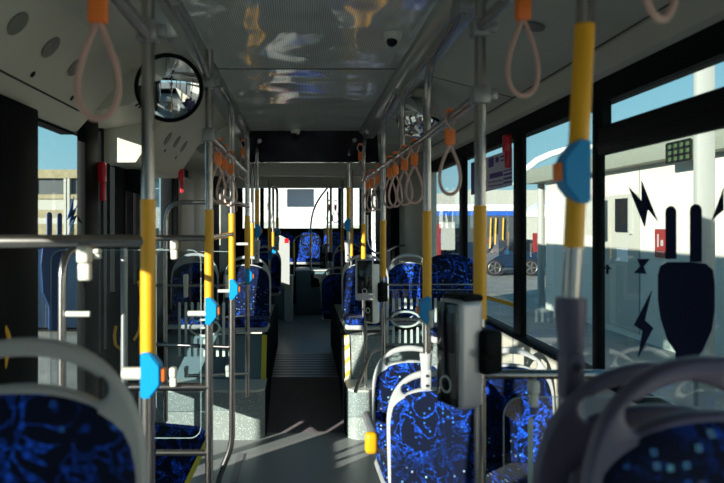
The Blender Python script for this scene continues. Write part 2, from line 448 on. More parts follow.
window(8.3, 9.05, SILL+.1, Z(.5), -1.285)
def decal_l(name, pts, parent, m='navy_sunlit'):
    poly = [(p.y, p.z) for p in (on_side(px, py, -1.280) for px, py in pts)]
    bm = new(); prism(bm, poly, along_x, -1.282, -1.279); return obj(name, bm, m, parent, smooth=False)
decal_l('bolt_decal', [(79, 201), (70, 222), (74, 219), (68.5, 236), (77, 215), (73.5, 217)], d1)
decal_l('bolt_decal', [(74, 196), (67, 220), (71, 216), (69, 226), (75.5, 208), (72.5, 211)], d1)
decal_l('plug_decal', capsule(47, 52, 212, 243), d1); decal_l('plug_decal', capsule(57.5, 62, 213, 243), d1)
decal_l('plug_decal', [(43, 245), (66, 245), (68, 262), (66, 290), (60, 306), (60, 330), (49, 330), (49, 306), (43, 292), (41, 264)], d1)

# overhead cabinets on the left
def cab(name_i, y0, y1, xb, zb, xt, zt):
    bm = new(); prism(bm, [(-1.30, Z(zb)), (xb, Z(zb)), (xb+.012, Z(zb+.012)), (xt, Z(zt)), (-.60, Z(.885)), (-.60, Z(.93)), (-1.30, Z(.93))], along_y, y0, y1)
    return struct('ceiling_cabinet', bm, 'cove')
CX0, CZ0, CX1, CZ1 = -1.235, .515, -.93, .86
c1 = cab(1, YB, 3.58, CX0, CZ0, CX1, CZ1)
fz1 = lambda x: Z(CZ0+.012+(x-CX0-.012)*(CZ1-CZ0-.012)/(CX1-CX0-.012))
sl1 = math.atan((CZ1-CZ0)/(CX1-CX0))
def onface(ratio, X0=CX0, Z0=CZ0, X1=CX1, Z1=CZ1):
    k = (Z1-Z0)/(X1-X0); # Z0+k(x-X0) = -ratio x
    return (k*X0-Z0)/(k+ratio)
for px, py in ((18, 22), (51, 46), (76, 66)):
    x = onface((VY-py)/(VX-px)); disc_on_cove('speaker_grille', x, x*F/(px-VX), .05, sl1, fz1, c1)
for px, py in ((33, 73), (72, 97)):
    x = onface((VY-py)/(VX-px)); disc_on_cove('cabinet_latch', x, x*F/(px-VX), .013, sl1, fz1, c1, 'black')
bm = new()
for ratio in (.515, .935):
    x = onface(ratio); y1 = 3.4 if ratio < .6 else 3.4
    bx(bm, x-.003, x+.003, YB, y1, fz1(x)-.004, fz1(x)+.01)
struct('cabinet_seam', bm, 'cove_line', c1)
c2 = cab(2, 4.15, 5.55, -1.06, .40, -.80, .80)
fz2 = lambda x: Z(.412+(x+1.048)*(.388)/.248)
sl2 = math.atan(.388/.248)
for px, py in ((168, 138), (177, 141), (184, 146)):
    x = onface((VY-py)/(VX-px), -1.048, .412, -.80, .80)
    disc_on_cove('cabinet_slot', x, x*F/(px-VX), .05, sl2, fz2, c2)
for px, py in ((165, 150), (176, 157)):
    x = onface((VY-py)/(VX-px), -1.048, .412, -.80, .80)
    disc_on_cove('cabinet_latch', x, x*F/(px-VX), .012, sl2, fz2, c2, 'black')
bm = new(); prism(bm, [(-1.30, Z(.60)), (-.95, Z(.66)), (-.60, Z(.86)), (-.60, Z(.93)), (-1.30, Z(.93))], along_y, 3.58, 4.15)
c3 = struct('ceiling_recess', bm, 'cove')
bm = new()
for k in range(7):
    y = 3.64+k*.065; prism(bm, [(-.93, Z(.667)), (-.72, Z(.787)), (-.72, Z(.80)), (-.93, Z(.68))], along_y, y, y+.022)
struct('vent_slat', bm, 'black', c3)
bm = new(); prism(bm, [(-1.30, Z(.60)), (-.95, Z(.66)), (-.60, Z(.86)), (-.60, Z(.93)), (-1.30, Z(.93))], along_y, 5.55, 8.2)
c4 = struct('ceiling_cove_left', bm, 'cove')
bm = new()
for k in range(5):
    y = 5.7+k*.09; prism(bm, [(-.93, Z(.667)), (-.72, Z(.787)), (-.72, Z(.80)), (-.93, Z(.68))], along_y, y, y+.03)
struct('vent_slat', bm, 'black', c4)

# dark glossy bulkhead at the end of the ceiling, beams beyond
bm = new(); prism(bm, [(-.62, Z(.90)), (-.47, Z(.58)), (.72, Z(.58)), (.70, Z(.90))], along_y, 6.0, 6.05)
tag(obj('overhead_bulkhead', bm, 'gloss_black'), 'glossy black overhead box across the aisle at the end of the ceiling sheet', 'overhead panel')
for y, zb in ((8.0, .61), (10., .575)):
    bm = new(); bx(bm, -1.28, 1.28, y, y+.18, Z(zb), Z(.80), .01)
    struct('ceiling_beam', bm, 'white_pl' if y < 9 else 'cove')

# rear wall and window
bm = new()
bx(bm, -1.30, 1.30, YR, YR+.08, .2, Z(-.06)); bx(bm, -1.30, 1.30, YR, YR+.08, Z(.69), Z(.92))
bx(bm, -1.30, -1.08, YR, YR+.08, Z(-.06), Z(.69)); bx(bm, 1.08, 1.30, YR, YR+.08, Z(-.06), Z(.69))
struct('wall_rear', bm, 'black_soft')
bm = new(); bx(bm, -1.08, 1.08, YR+.03, YR+.036, Z(-.06), Z(.69))
o = obj('window_20', bm, 'glass'); o['kind'] = 'structure'
bm = new()
for px in (262, 340): 
    x = (px-VX)*YR/F; bx(bm, x-.035, x+.035, YR-.04, YR+.06, Z(-.06), Z(.69))
obj('window_mullion', bm, 'black', o)
# front of the bus, behind the viewer
bm = new()
bx(bm, -1.30, 1.30, YB-.08, YB, -.1, .85); bx(bm, -1.30, 1.30, YB-.08, YB, Z(.5), Z(.92))
struct('wall_front', bm, 'black_soft')
bm = new(); bx(bm, -1.27, 1.27, YB-.05, YB-.045, .85, Z(.5)); o = obj('window_21', bm, 'glass'); o['kind'] = 'structure'

# ------------------------------------------------------------------ platforms
def platform(name, label, prof, x0, x1, m, parts=True):
    bm = new(); prism(bm, prof, along_x, x0, x1)
    bmesh.ops.recalc_face_normals(bm, faces=bm.faces)
    o = obj(name, bm, m); return tag(o, label, 'platform')
bm = new(); bx(bm, -1.27, -.20, -.3, 1.60, 0, .47, .02); tag(obj('seat_platform', bm, 'speckle'), 'grey raised floor box under the big blue seat at bottom left', 'platform')
bm = new(); bx(bm, .36, 1.27, -.3, 1.75, 0, .47, .02); tag(obj('seat_platform', bm, 'speckle'), 'grey raised floor box under the back-to-back seats at bottom right', 'platform')
def rear_box(sgn, xa, label, lab2):
    t = thing('seat_platform', label, 'platform', (0, 5.2, 0))
    xo = sgn*1.18
    a, b = sorted((xa, xo))
    # step with a rounded front corner towards the aisle
    r = .10; pts = []
    ix, ox = xa, xo
    for k in range(9):
        a2 = PI/2*k/8
        pts.append((ix+sgn*(r-r*math.sin(a2)), 5.14+r-r*math.cos(a2)) )
    poly = [(ox, 5.14)] + pts + [(ix, 7.9), (ox, 7.9)]
    bm = new(); prism(bm, poly, lambda u, v, d: Vector((u, v, d)), 0, .375); obj('step_box', bm, 'speckle', t)
    bm = new(); prism(bm, poly, lambda u, v, d: Vector((u, v, d)), .376, .392); obj('step_edge', bm, 'clip', t)
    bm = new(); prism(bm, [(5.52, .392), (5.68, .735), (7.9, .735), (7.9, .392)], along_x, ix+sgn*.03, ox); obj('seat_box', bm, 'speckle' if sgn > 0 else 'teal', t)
    bm = new(); prism(bm, [(5.505, .392), (5.665, .737), (5.70, .737), (5.54, .392)], along_x, ix+sgn*.008, ix+sgn*.05); 
    h = obj('hazard_strip', bm, 'hazard' if sgn > 0 else 'edgeyel', t); h['label'] = lab2
    bm = new(); prism(bm, [(5.26, 0), (5.26, .37), (5.54, .37), (5.70, .73), (7.9, .73), (7.9, 0)], along_x, ix-sgn*.010, ix+sgn*.03); obj('side_skirt', bm, 'black_soft', t)
    return t
rear_box(1, .37, 'speckled grey stepped box under the facing seats right of the aisle', 'pale strip with yellow bands')
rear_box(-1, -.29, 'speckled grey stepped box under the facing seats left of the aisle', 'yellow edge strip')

# ------------------------------------------------------------------ seats
W_, D_, P_ = .222, .25, 2.25
def hw(d):
    d = max(d, 0)
    if d <= 0: return 0.
    base = W_*(1-(1-d/D_)**P_)**(1/P_) if d < D_ else W_
    return base
def dtop(u): 
    q = min(abs(u)/W_, .999); return D_*(1-(1-q**P_)**(1/P_))
HS, HB = 1.02, .40             # handle top, backrest bottom
TILT = math.radians(7)
def backpt(u, d, off):
    "u across, d below the top, off towards the sitter (-y)"
    h = HS-d-HB
    y = -off + .16*(u*u)/.22*-.28 + math.sin(TILT)*h
    return Vector((u, y, HB+h))
def frame_mesh(bm, th0, th1, slot=True):
    N = 40; us = [-W_*.9985*math.cos(PI*k/N) for k in range(N+1)]
    outer = [(u, dtop(u)) for u in us]
    outer += [(W_, .30), (W_*.985, .50), (W_*.90, .60), (W_*.6, .62), (0, .622), (-W_*.6, .62), (-W_*.90, .60), (-W_*.985, .50), (-W_, .30)]
    hole = []
    if slot:
        sw = .150; n = 18
        for k in range(n+1):
            u = -sw+.02+(2*sw-.04)*k/n; hole.append((u, dtop(u)*.92+.030))
        cu = sw-.02
        for k in range(1, 6):
            a = PI*k/6; hole.append((cu+math.sin(a)*.022, dtop(cu)*.86+.030+(1-math.cos(a))*.5*.048))
        for k in range(n+1):
            u = sw-.02-(2*sw-.04)*k/n; hole.append((u, dtop(u)*.80+.080))
        for k in range(1, 6):
            a = PI*k/6; hole.append((-cu-math.sin(a)*.022, dtop(cu)*.86+.030+(1+math.cos(a))*.5*.048))
    cu = bpy.data.curves.new('tmp', 'CURVE'); cu.dimensions = '2D'; cu.fill_mode = 'BOTH'
    for loop in (outer, hole):
        if not loop: continue
        sp = cu.splines.new('POLY'); sp.points.add(len(loop)-1); sp.use_cyclic_u = True
        for q, (u, d) in zip(sp.points, loop): q.co = (u, -d, 0, 1)
    cu.extrude = (th1-th0)/2-.008; cu.bevel_depth = .008; cu.bevel_resolution = 2; cu.offset = -.008
    o = bpy.data.objects.new('tmp', cu); COL.objects.link(o)
    dg = bpy.context.evaluated_depsgraph_get(); me = bpy.data.meshes.new_from_object(o.evaluated_get(dg))
    bm.from_mesh(me); bpy.data.objects.remove(o); bpy.data.curves.remove(cu); bpy.data.meshes.remove(me)
    bmesh.ops.remove_doubles(bm, verts=bm.verts, dist=1e-5)
    mid = (th0+th1)/2
    for v in bm.verts: v.co = backpt(v.co.x, -v.co.y, mid+v.co.z)
def pad_mesh(bm, off, bulge, inset=.008, d1=.585, d0=.086):
    R, C = 22, 20; grid = []
    for j in range(R+1):
        row = []
        for i in range(C+1):
            q = -1+2*i/C; tt = j/R
            d = d0+(d1-d0)*tt
            u = q*(hw(min(d+.055, .4))-inset)
            dd = d+dtop(u)*.66*(1-tt)**2
            if tt > .9: u *= 1-.10*((tt-.9)/.1)**2
            e = (1-abs(q)**6)*(1-abs(2*tt-1)**10)
            row.append(bm.verts.new(backpt(u, dd, off+bulge*(max(e, 0)**.5))))
        grid.append(row)
    for j in range(R):
        for i in range(C): bm.faces.new((grid[j][i], grid[j][i+1], grid[j+1][i+1], grid[j+1][i]))
def make_seat(label, group):
    t = thing('bus_seat', label, 'seat', (0, 0, 0), 0, group)
    bm = new(); frame_mesh(bm, -.016, .016); obj('back_frame', bm, 'grey_pl', t, True)
    bm = new(); pad_mesh(bm, .012, .022); obj('back_pad', bm, 'fabric', t, True)
    bm = new()                       # shell panel on the rear side
    pl = [(u, .15+dtop(u)*.8) for u in [-.165+.33*k/16 for k in range(17)]]+[(.18, .32), (.175, .52), (.13, .57), (-.13, .57), (-.175, .52), (-.18, .32)]
    A = [bm.verts.new(backpt(u, d, -.0175)) for u, d in pl]; B = [bm.verts.new(backpt(u*.97, d*.99+.004, -.026)) for u, d in pl]
    bm.faces.new(list(reversed(A))); bm.faces.new(B)
    for k in range(len(pl)): bm.faces.new((A[k], A[(k+1) % len(pl)], B[(k+1) % len(pl)], B[k]))
    obj('back_shell', bm, 'grey_dark', t, True)
    bm = new(); box(bm, (0, -.215, .445), (.42, .43, .075), .034, Matrix.Rotation(math.radians(-3), 3, 'X'), 4); obj('cushion', bm, 'fabric', t, True)
    bm = new(); box(bm, (0, -.205, .395), (.43, .44, .045), .018, Matrix.Rotation(math.radians(-3), 3, 'X'), 3); obj('seat_pan', bm, 'grey_pl', t, True)
    bm = new(); box(bm, (0, -.18, .19), (.09, .22, .38), .02); box(bm, (0, -.2, .012), (.34, .34, .024), .008); obj('pedestal', bm, 'grey_dark', t, True)
    return t
SG = 'patterned blue bus seats'
seat = make_seat('large blurred blue seat with grey looped handle filling the bottom left corner', SG)
seat.location = (-.487, 1.085, .478)
nop = ('pedestal',)
def place(px_l, x, Y, zb, label, rz=0., skip=()): return dup(seat, (x, Y, zb), rz, label, SG, skip)
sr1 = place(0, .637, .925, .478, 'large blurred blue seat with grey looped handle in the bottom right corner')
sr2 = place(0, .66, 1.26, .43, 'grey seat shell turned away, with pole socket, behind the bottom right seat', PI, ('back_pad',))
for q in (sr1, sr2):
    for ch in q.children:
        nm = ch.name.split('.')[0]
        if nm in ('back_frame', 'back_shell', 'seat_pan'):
            ch.data = ch.data.copy(); ch.data.materials[0] = M['grey_dark_shade' if nm == 'back_shell' else 'grey_pl_shade']
s_front = place(0, .622, 3.0, -.005, 'lit blue seat with pale looped handle just left of the big card reader')
s_beh = place(0, .622, 3.62, -.005, 'blue seat with yellow-tipped armrest directly behind the lit looped seat')
bm = new(); box(bm, (.622-.265, 3.34, .665), (.045, .42, .05), .02); a1 = obj('armrest', bm, 'grey_dark', s_beh)
bm = new(); box(bm, (.622-.265-.02, 3.12, .655), (.062, .05, .105), .022, None, 4); obj('armrest_tip', bm, 'yellow', a1)['label'] = 'yellow armrest end'
place(0, 1.045, 3.22, .06, 'blue seat with sunlit grey handle against the right wall below the sill', 0)
place(0, 1.05, 4.55, .56, 'tall dark blue seat back by the right window behind the yellow pole', 0, ('back_frame',))
s_ra = place(0, .60, 6.05, .405, 'sunlit blue seat with pale curved frame right of the aisle, on the speckled box', 0, nop)
place(0, 1.055, 6.3, .40, 'dark seat with grey arched handle beside the white column on the right', 0, nop)
s_la = place(0, -.50, 6.0, .395, 'blue seat with grey arched handle left of the aisle, on the speckled box', 0, nop)
place(0, -.985, 6.0, .42, 'shaded blue seat left of the aisle, window side, behind the etched screen', 0, nop)
place(0, .47, 8.2, .15, 'small dark navy seat at the right edge of the aisle beyond the metal tread', 0)
place(0, -.49, 8.85, .395, 'far blue seat left of the aisle in front of the light grey partition', 0)
place(0, .66, 8.9, .44, 'far blue seat right of the aisle behind the sunlit curved seat', 0)
for x, lab in ((.14, 'middle seat of the rear bench, sunlit triangle on its back'), (-.34, 'rear bench seat left of the middle one'), (.62, 'rear bench seat right of the middle one'), (1.05, 'rear bench seat in the right rear corner'), (-.80, 'rear bench seat in the left rear corner')):
    place(0, x, 11.55, .64, lab, 0, ('pedestal', 'back_frame'))
# flip seat low on the left behind the ladder frame
t = thing('flip_seat', 'dark blue folded seat panel with yellow edge strip behind the left pole ladder', 'seat', (-.75, 3.4, 0))
q = [(140, 425), (196, 430), (203, 433), (205.5, 440), (176, 500), (164, 530), (140, 530)]
bm = new(); prism(bm, [((p.x), (p.z)) for p in (at(a, b, 3.35) for a, b in q)], along_y, 3.35, 3.43); bmesh.ops.bevel(bm, geom=list(bm.edges), offset=.012, segments=2, affect='EDGES'); obj('panel_pad', bm, 'fabric', t)
q = [(205.5, 439), (209.5, 442), (180, 503), (168, 533), (163, 533), (176, 500)]
bm = new(); prism(bm, [((p.x), (p.z)) for p in (at(a, b, 3.36) for a, b in q)], along_y, 3.345, 3.40); obj('edge_strip', bm, 'edgeyel', t)
bm = new(); bx(bm, -1.2, -.86, 3.36, 3.6, 0, .30, .02); obj('base_box', bm, 'black_soft', t)

# ------------------------------------------------------------------ poles
NPOLE = 'grab poles along the aisle'
def button(t, x, Y, zc, side, sc=1.):
    "blue stop-request housing clipped to the pole; side -1 points left, +1 right"
    bm = new()
    h = .062*sc
    pl = [(-.014, -h), (.012, -h), (.040, -h*.42), (.040, h*.42), (.012, h), (-.014, h)]
    prism(bm, [(x+side*u*sc, zc+v) for u, v in pl], along_y, Y-.034*sc, Y+.012*sc)
    bmesh.ops.bevel(bm, geom=list(bm.edges), offset=.004, segments=2, affect='EDGES')
    b = obj('stop_button', bm, 'blue_btn', t); b['label'] = 'blue stop button'
    bm = new(); box(bm, (x+side*.043*sc, Y-.012*sc, zc), (.014*sc, .030*sc, .036*sc), .004); obj('push_key', bm, 'orange', b)
def pole(px, Y, label, z0=0., ztop=Z(.80), ysl=(1.31, 1.77), but=None, side=1, bend=None, lean=0., r=.0185, foot=None, group=NPOLE, x=None, clamps=()):
    x = (px-VX)*Y/F if x is None else x
    t = thing('grab_pole', label, 'grab pole', (x, Y, z0), 0, group)
    pt = lambda z: Vector((x+lean*(z-z0), Y, z))
    pts = [pt(z0), pt(ztop)]
    if foot: pts = fillet([(x+foot[0], Y, z0), (x+foot[0], Y, foot[1]), (x, Y, foot[2]), pt(ztop)], .08)
    if bend:
        pts = pts[:-1]+fillet([pts[-2] if len(pts) < 3 else pts[-2], pt(ztop), (x+lean*(ztop-z0)+bend[0], Y+bend[1], ztop+bend[2])], .22, 8)[1:]
    bm = new(); tube(bm, pts, r, 12); obj('tube', bm, 'steel', t)
    if ysl: 
        bm = new(); tube(bm, [pt(ysl[0]), pt(ysl[1])], r+.0022, 14); obj('yellow_sleeve', bm, 'yellow', t)
    if but: button(t, x+lean*(but-z0), Y, but, side)
    for zc in clamps:
        bm = new(); box(bm, pt(zc), (.058, .058, .06), .01); box(bm, pt(zc)+Vector((.036, -.01, 0)), (.03, .03, .035), .006); obj('clamp', bm, 'dark_steel', t)
    return t
def rail(name, pts, r, label, cat='handrail', m='steel', rad=.08, group=None, seg=10):
    bm = new(); tube(bm, fillet(pts, rad) if len(pts) > 2 else pts, r, seg)
    return tag(obj(name, bm, m), label, cat, group)

# left row
XL = -.42
p148 = pole(0, 1.785, 'front left grab pole with yellow sleeve and big blue button', x=XL, but=1.293, clamps=(Z(.53),))
p209 = pole(0, 2.97, 'left grab pole carrying the round mirror, second from the front', x=XL, but=1.31, clamps=(Z(.655), Z(.41)))
p232 = pole(0, 3.96, 'left grab pole whose dark foot kinks sideways, third from the front', x=XL, but=1.31, foot=(-.09, .14, .36), bend=(0, -.62, .0), ztop=Z(.72))
p248 = pole(0, 4.97, 'left grab pole standing on the front edge of the left speckled box', x=XL+.01, z0=.39, but=1.31, bend=(0, -.6, 0), ztop=Z(.72))
def socket(t, x, Y, z0, z1, m='grey_pl'):
    bm = new(); tube(bm, [(x, Y, z0), (x, Y, z0+.10), (x, Y, z1)], [.021, .030, .030], 14)
    box(bm, (x, Y, z0-.02), (.044, .05, .10), .012)
    o = obj('pole_socket', bm, m, t)
    for dz in (.0, -.045):
        bm = new(); tube(bm, [(x, Y-.03, z0+dz), (x, Y-.022, z0+dz)], .007, 10); obj('socket_bolt', bm, 'steel', o)
pC = pole(257, 5.96, 'left grab pole rising from the arched handle of the aisle seat', z0=1.46, ysl=(1.70, 2.02), but=1.645, bend=(0.05, -.4, 0), ztop=Z(.72)); socket(pC, (257-VX)*5.96/F, 5.96, 1.42, 1.56)
pole(252.3, 6.4, 'left thin grab pole just behind the aisle seat handle', z0=.4, ysl=(1.38, 1.72), r=.016, ztop=Z(.60))
pole(269.5, 8.6, 'far left grab pole before the grey partition, nearer of the close pair', z0=.25, ysl=(1.34, 1.67), but=1.30, ztop=Z(.60))
pole(273.2, 9.3, 'far left grab pole before the grey partition, farther of the close pair', z0=.25, ysl=(1.40, 1.6), but=1.30, ztop=Z(.60))
pG = pole(277.3, 8.85, 'far left grab pole on the far seat handle with curved top', z0=1.45, ysl=(1.62, 1.80), but=1.60, bend=(-.1, -.2, .0), ztop=Z(.52)); socket(pG, (277.3-VX)*8.85/F, 8.85, 1.42, 1.54)
# right row
XR = .575
p585 = pole(575, 1.30, 'near tilted grab pole with long yellow sleeve and blue button', z0=1.55, ysl=(1.655, 2.10), but=1.805, side=-1, lean=.05, r=.0175, ztop=Z(.87), x=.540)
socket(p585, .540, 1.30, 1.42, 1.555, 'grey_pl_shade')
p480 = pole(480, 2.08, 'right grab pole carrying the big card reader', but=None, clamps=(Z(.63), Z(.415)), ysl=(1.40, 1.762), ztop=Z(.80))
p427 = pole(427, 3.0, 'right grab pole rising from the lit looped seat', z0=1.02, but=1.31, side=-1, ysl=(1.25, 1.765), bend=(-.02, -.75, .02), ztop=Z(.73))
socket(p427, (426-VX)*3.0/F, 3.0, 1.01, 1.11)
p383 = pole(383, 4.4, 'right grab pole beside the smaller card reader', z0=.39, ysl=(1.35, 1.73), bend=(-.02, -.75, .02), ztop=Z(.73))
pJ = pole(363.5, 5.75, 'right grab pole at the far end of the strap rail', z0=.735, ysl=(1.33, 1.71), bend=(-.02, -.5, .02), ztop=Z(.73))
pH = pole(348.5, 6.05, 'right grab pole rising from the sunlit curved seat', z0=1.43, ysl=(1.72, 2.05), but=1.70, side=-1, bend=(.02, -.45, 0), ztop=Z(.73)); socket(pH, (347.5-VX)*6.05/F, 6.05, 1.42, 1.56)
pole(365.5, 5.22, 'thin pale pole standing on the front edge of the right speckled box', z0=.40, ysl=None, r=.014, ztop=1.16)
pole(351.5, 7.1, 'right grab pole between the curved seat and the far seats', z0=.735, ysl=(1.36, 1.68), ztop=Z(.60))
pole(342.3, 8.7, 'right far grab pole beside the rear window edge', z0=.25, ysl=(1.35, 1.67), ztop=Z(.60))
pole(330.8, 9.6, 'right far grab pole with the silver reader', z0=.25, ysl=(1.32, 1.66), ztop=Z(.57))
pole(327.6, 11., 'dull yellow far grab pole at the rear bench', z0=.25, ysl=(1.3, 1.66), ztop=Z(.57))
# arched rear pole on the box
Yb = 10.5
p = at(310.7, 272, Yb)
t = thing('grab_pole', 'far grab pole bowing right at its top, on the rear box', 'grab pole', p, 0, NPOLE)
bm = new(); tube(bm, fillet([p, at(310.7, 222, Yb), at(314, 208, Yb), at(320, 197, Yb), at(329, 186, Yb)], .12), .016, 10); obj('tube', bm, 'steel', t)
bm = new(); tube(bm, [at(310.7, 248, Yb), at(310.7, 228, Yb)], .018, 10); obj('yellow_sleeve', bm, 'yellow', t)
button(t, p.x, Yb, at(0, 231, Yb).z, -1, .8)
p0 = at(294, 276, 10.3)
t = thing('bent_tube_rail', 'bent tube rail with yellow leg before the rear bench', 'handrail', p0)
bm = new(); tube(bm, fillet([p0, at(294, 236, 10.3), at(310, 235.5, 10.3)], .12), .014, 10); obj('tube', bm, 'steel', t)
bm = new(); tube(bm, [at(294, 258, 10.3), at(294, 242, 10.3)], .0165, 10); obj('yellow_sleeve', bm, 'yellow', t)

# overhead rails
rail('overhead_rail', [(XL, -.5, Z(.505)), (XL, 1.785, Z(.52))], .0185, 'overhead rail on the left running towards the viewer from the front pole')
rail('overhead_rail', [(XL, 2.97, Z(.41)), (XL, 5.0, Z(.405))], .016, 'overhead strap rail on the left between the mirror pole and the seats')
rail('overhead_rail', [(XL-.03, -1., Z(.765)), (XL-.03, 2.25, Z(.765)), (XL-.01, 2.45, Z(.745)), (XL, 2.97, Z(.665))], .0175, 'ceiling tube along the left light channel ending at the mirror pole', rad=.2)
rail('overhead_rail', [(.566, -.6, Z(.62)), (.573, 2.08, Z(.63))], .0185, 'overhead rail on the right running towards the viewer from the reader pole')
rail('overhead_rail', [(.573, 2.08, Z(.415)), (.575, 3., Z(.405)), (.555, 4.4, Z(.395)), (.553, 5.75, Z(.395))], .0175, 'overhead strap rail on the right hung with a row of orange straps')
rail('overhead_rail', [(.57, 2.3, Z(.75)), (.57, 3.67, Z(.75)), (.572, 3.67, Z(.40))], .0165, 'bent ceiling hanger joining the right strap rail', rad=.22)
for (x, y, z, lab) in ((XL-.03, 2.15, Z(.775), 'grey bracket clamping the left ceiling tube to the light channel'), (.575, 2.28, Z(.76), 'grey bracket clamping the right bent poles to the light channel')):
    bm = new(); box(bm, (x, y, z), (.075, .16, .05), .012); box(bm, (x-.01 if x > 0 else x+.01, y, z+.035), (.05, .1, .06), .01)
    tag(obj('ceiling_bracket', bm, 'dark_steel'), lab, 'bracket')

# ------------------------------------------------------------------ hanging straps
def make_strap(label, group):
    "origin on the rail axis; loop hangs in the x-z plane"
    t = thing('hanging_strap', label, 'strap', (0, 0, 0), 0, group)
    bm = new()
    for s in (-1, 1):
        tube(bm, fillet([(s*.006, -.010*s, -.055), (-s*.024, -.018*s, -.02), (-s*.020, -.018*s, .012), (0, 0, .026)], .02, 5), .0048, 8)
    obj('hanger', bm, 'strap', t, True)
    bm = new(); box(bm, (0, 0, .024), (.030, .044, .014), .004); obj('hanger_clip', bm, 'orange', t, True)
    bm = new(); box(bm, (0, 0, -.074), (.037, .024, .064), .005); obj('grip_block', bm, 'orange', t, True)
    bm = new(); pts = []
    for k in range(40):
        a = 2*PI*k/40
        pts.append((.055*math.sin(a)*abs(math.sin(a/2))**1.15, .0, -.100-.195*(1-math.cos(a))/2))
    tube(bm, pts, .0066, 8, True, .75); obj('loop', bm, 'strap', t, True)
    return t
GS = 'orange hanging straps'
st = make_strap('blurred orange strap with pink loop hanging top left before the front pole', GS)
st.location = ((98-VX)*1.287/F, 1.287, Z(.505))
dup(st, (.558, 1.634, Z(.62)), .15, 'orange strap with pink loop hanging top right, left of the tilted pole', GS)
dup(st, (.566, 1.025, Z(.62)), .5, 'strap loop cut by the top edge, right of the tilted pole', GS)
rs = [(449.7, 'big orange strap on the right rail nearest the reader pole'), (414, 'second orange strap on the right rail, just left of the looped seat pole'), (404.5, 'third orange strap on the right rail'), (395.6, 'fourth orange strap on the right rail'), (390, 'fifth orange strap on the right rail'), (378, 'sixth orange strap on the right rail, just left of the reader-side pole'), (372, 'seventh orange strap on the right rail'), (367.7, 'last orange strap at the far end of the right rail')]
for i, (px, lab) in enumerate(rs):
    # where the rail passes this direction
    best = min((abs((px-VX)-F*x/y), y, x) for y in [2.25+.01*k for k in range(350)] for x in [.573 if y < 3 else .575-(y-3)/1.4*.02 if y < 4.4 else .5545])
    dup(st, (best[2], best[1], Z(.405 if i else .413)), random.uniform(-.5, .5) if i else .1, lab, GS)
for px, lab, rz in ((218, 'orange strap on the left rail, unlit, nearest of the left bunch', .6), (224.5, 'sunlit orange strap in the left bunch', .2), (230.5, 'smaller sunlit orange strap in the left bunch', -.3)):
    y = XL*F/(px-VX); dup(st, (XL, y, Z(.41)), rz, lab, GS)
dup(st, at(243, 143, 5.3), .3, 'orange strap high on the left beside the dark bulkhead', GS)
dup(st, at(360.5, 147, 5.4), -.3, 'orange strap high on the right beside the dark bulkhead', GS)
for px, py, lab in ((268.5, 200, 'far strap at the left edge of the rear window'), (329.5, 202, 'far strap at the right of the rear window, inner'), (335.5, 202, 'far strap at the right of the rear window, outer')):
    dup(st, at(px, py, 9.2), 0, lab, GS)

# ------------------------------------------------------------------ screens and rails on the left
rail('handrail', [(-1.24, 1.785, 1.655), (XL, 1.785, 1.655)], .0195, 'thick blurred horizontal rail left of the front pole')
rail('handrail', [(-1.2, 2.97, 1.64), (XL, 2.97, 1.64)], .0145, 'horizontal rail left of the mirror pole')
rail('handrail', [(XL, 2.97, 1.64), (XL, 3.96, 1.645)], .013, 'short rail joining the mirror pole and the kinked pole')
rail('handrail', [(-.80, 2.97, 1.70-.74), (XL, 2.97, 1.70-.74)], .0185, 'thick low rail of the left ladder, upper of the two')
rail('handrail', [(-.66, 2.97, 1.70-1.04), (XL, 2.97, 1.70-1.04)], .0145, 'low rail of the left ladder, lower of the two')
rail('handrail', [(-.93, 4.15, Z(-.385)), (XL+.0, 4.15, Z(-.385)), (XL+.0, 4.95, Z(-.44))], .0105, 'thin rail across the left etched screen', rad=.05)
rail('handrail', [(-.93, 4.1, Z(-.752)), (XL, 4.0, Z(-.752))], .0125, 'lower rail across the left etched screen')
rail('handrail', [(-.80, 4.5, Z(-1.045)), (XL+.02, 4.95, Z(-1.13))], .0125, 'foot rail under the left etched screen')
rail('tube_frame', [(-.865, 4.15, .45), (-.865, 4.15, Z(.145)), (-.43, 4.15, Z(.145)), (XL+.02, 4.9, Z(.14))], .0155, 'arched tube frame behind the left poles', 'frame', rad=.12)
rail('tube_frame', [(-.864, 2.35, .0), (-.864, 2.35, 1.60), (-.864, 2.75, 1.61)], .0145, 'upright tube below the thick blurred rail', 'frame', rad=.10)
rail('upright_post', [(-.98, 3.6, 0), (-.98, 3.6, 1.64)], .02, 'vertical steel post by the dark left door', 'pole', m='dark_steel')
rail('stub_bracket', [at(123, 373.5, 1.785), at(149, 373.5, 1.785)], .0175, 'pale cylindrical stub on the front left pole', 'rail fitting', m='clip')
def clip(px, y0, y1, Y, w, label, m='clip'):
    a, b = at(px-w/2, y1, Y), at(px+w/2, y0, Y)
    t = thing('panel_clip', label, 'clip', ((a.x+b.x)/2, Y, a.z), 0, 'glass panel clips')
    h = b.z-a.z
    bm = new(); box(bm, ((a.x+b.x)/2, Y-.006, a.z+h*.74), ((b.x-a.x), .045, h*.52), .009, None, 3); obj('clip_head', bm, m, t)
    bm = new(); box(bm, ((a.x+b.x)/2, Y-.004, a.z+h*.24), ((b.x-a.x)*.92, .03, h*.50), .006); obj('clip_jaw', bm, m, t)
clip(85.5, 245, 280, 1.785, 13, 'white clip hanging from the thick blurred rail')
clip(98, 248.5, 259, 2.5, 7, 'small white clip right of the one on the blurred rail')
clip(174.5, 239.5, 259, 2.97, 7, 'white clip under the rail between front pole and mirror pole')
clip(186, 274, 297, 4.13, 4.5, 'slim white clip on the thin rail of the left etched screen')
clip(227.5, 274, 297, 4.13, 4.5, 'slim white clip on the thin rail beside the kinked pole')
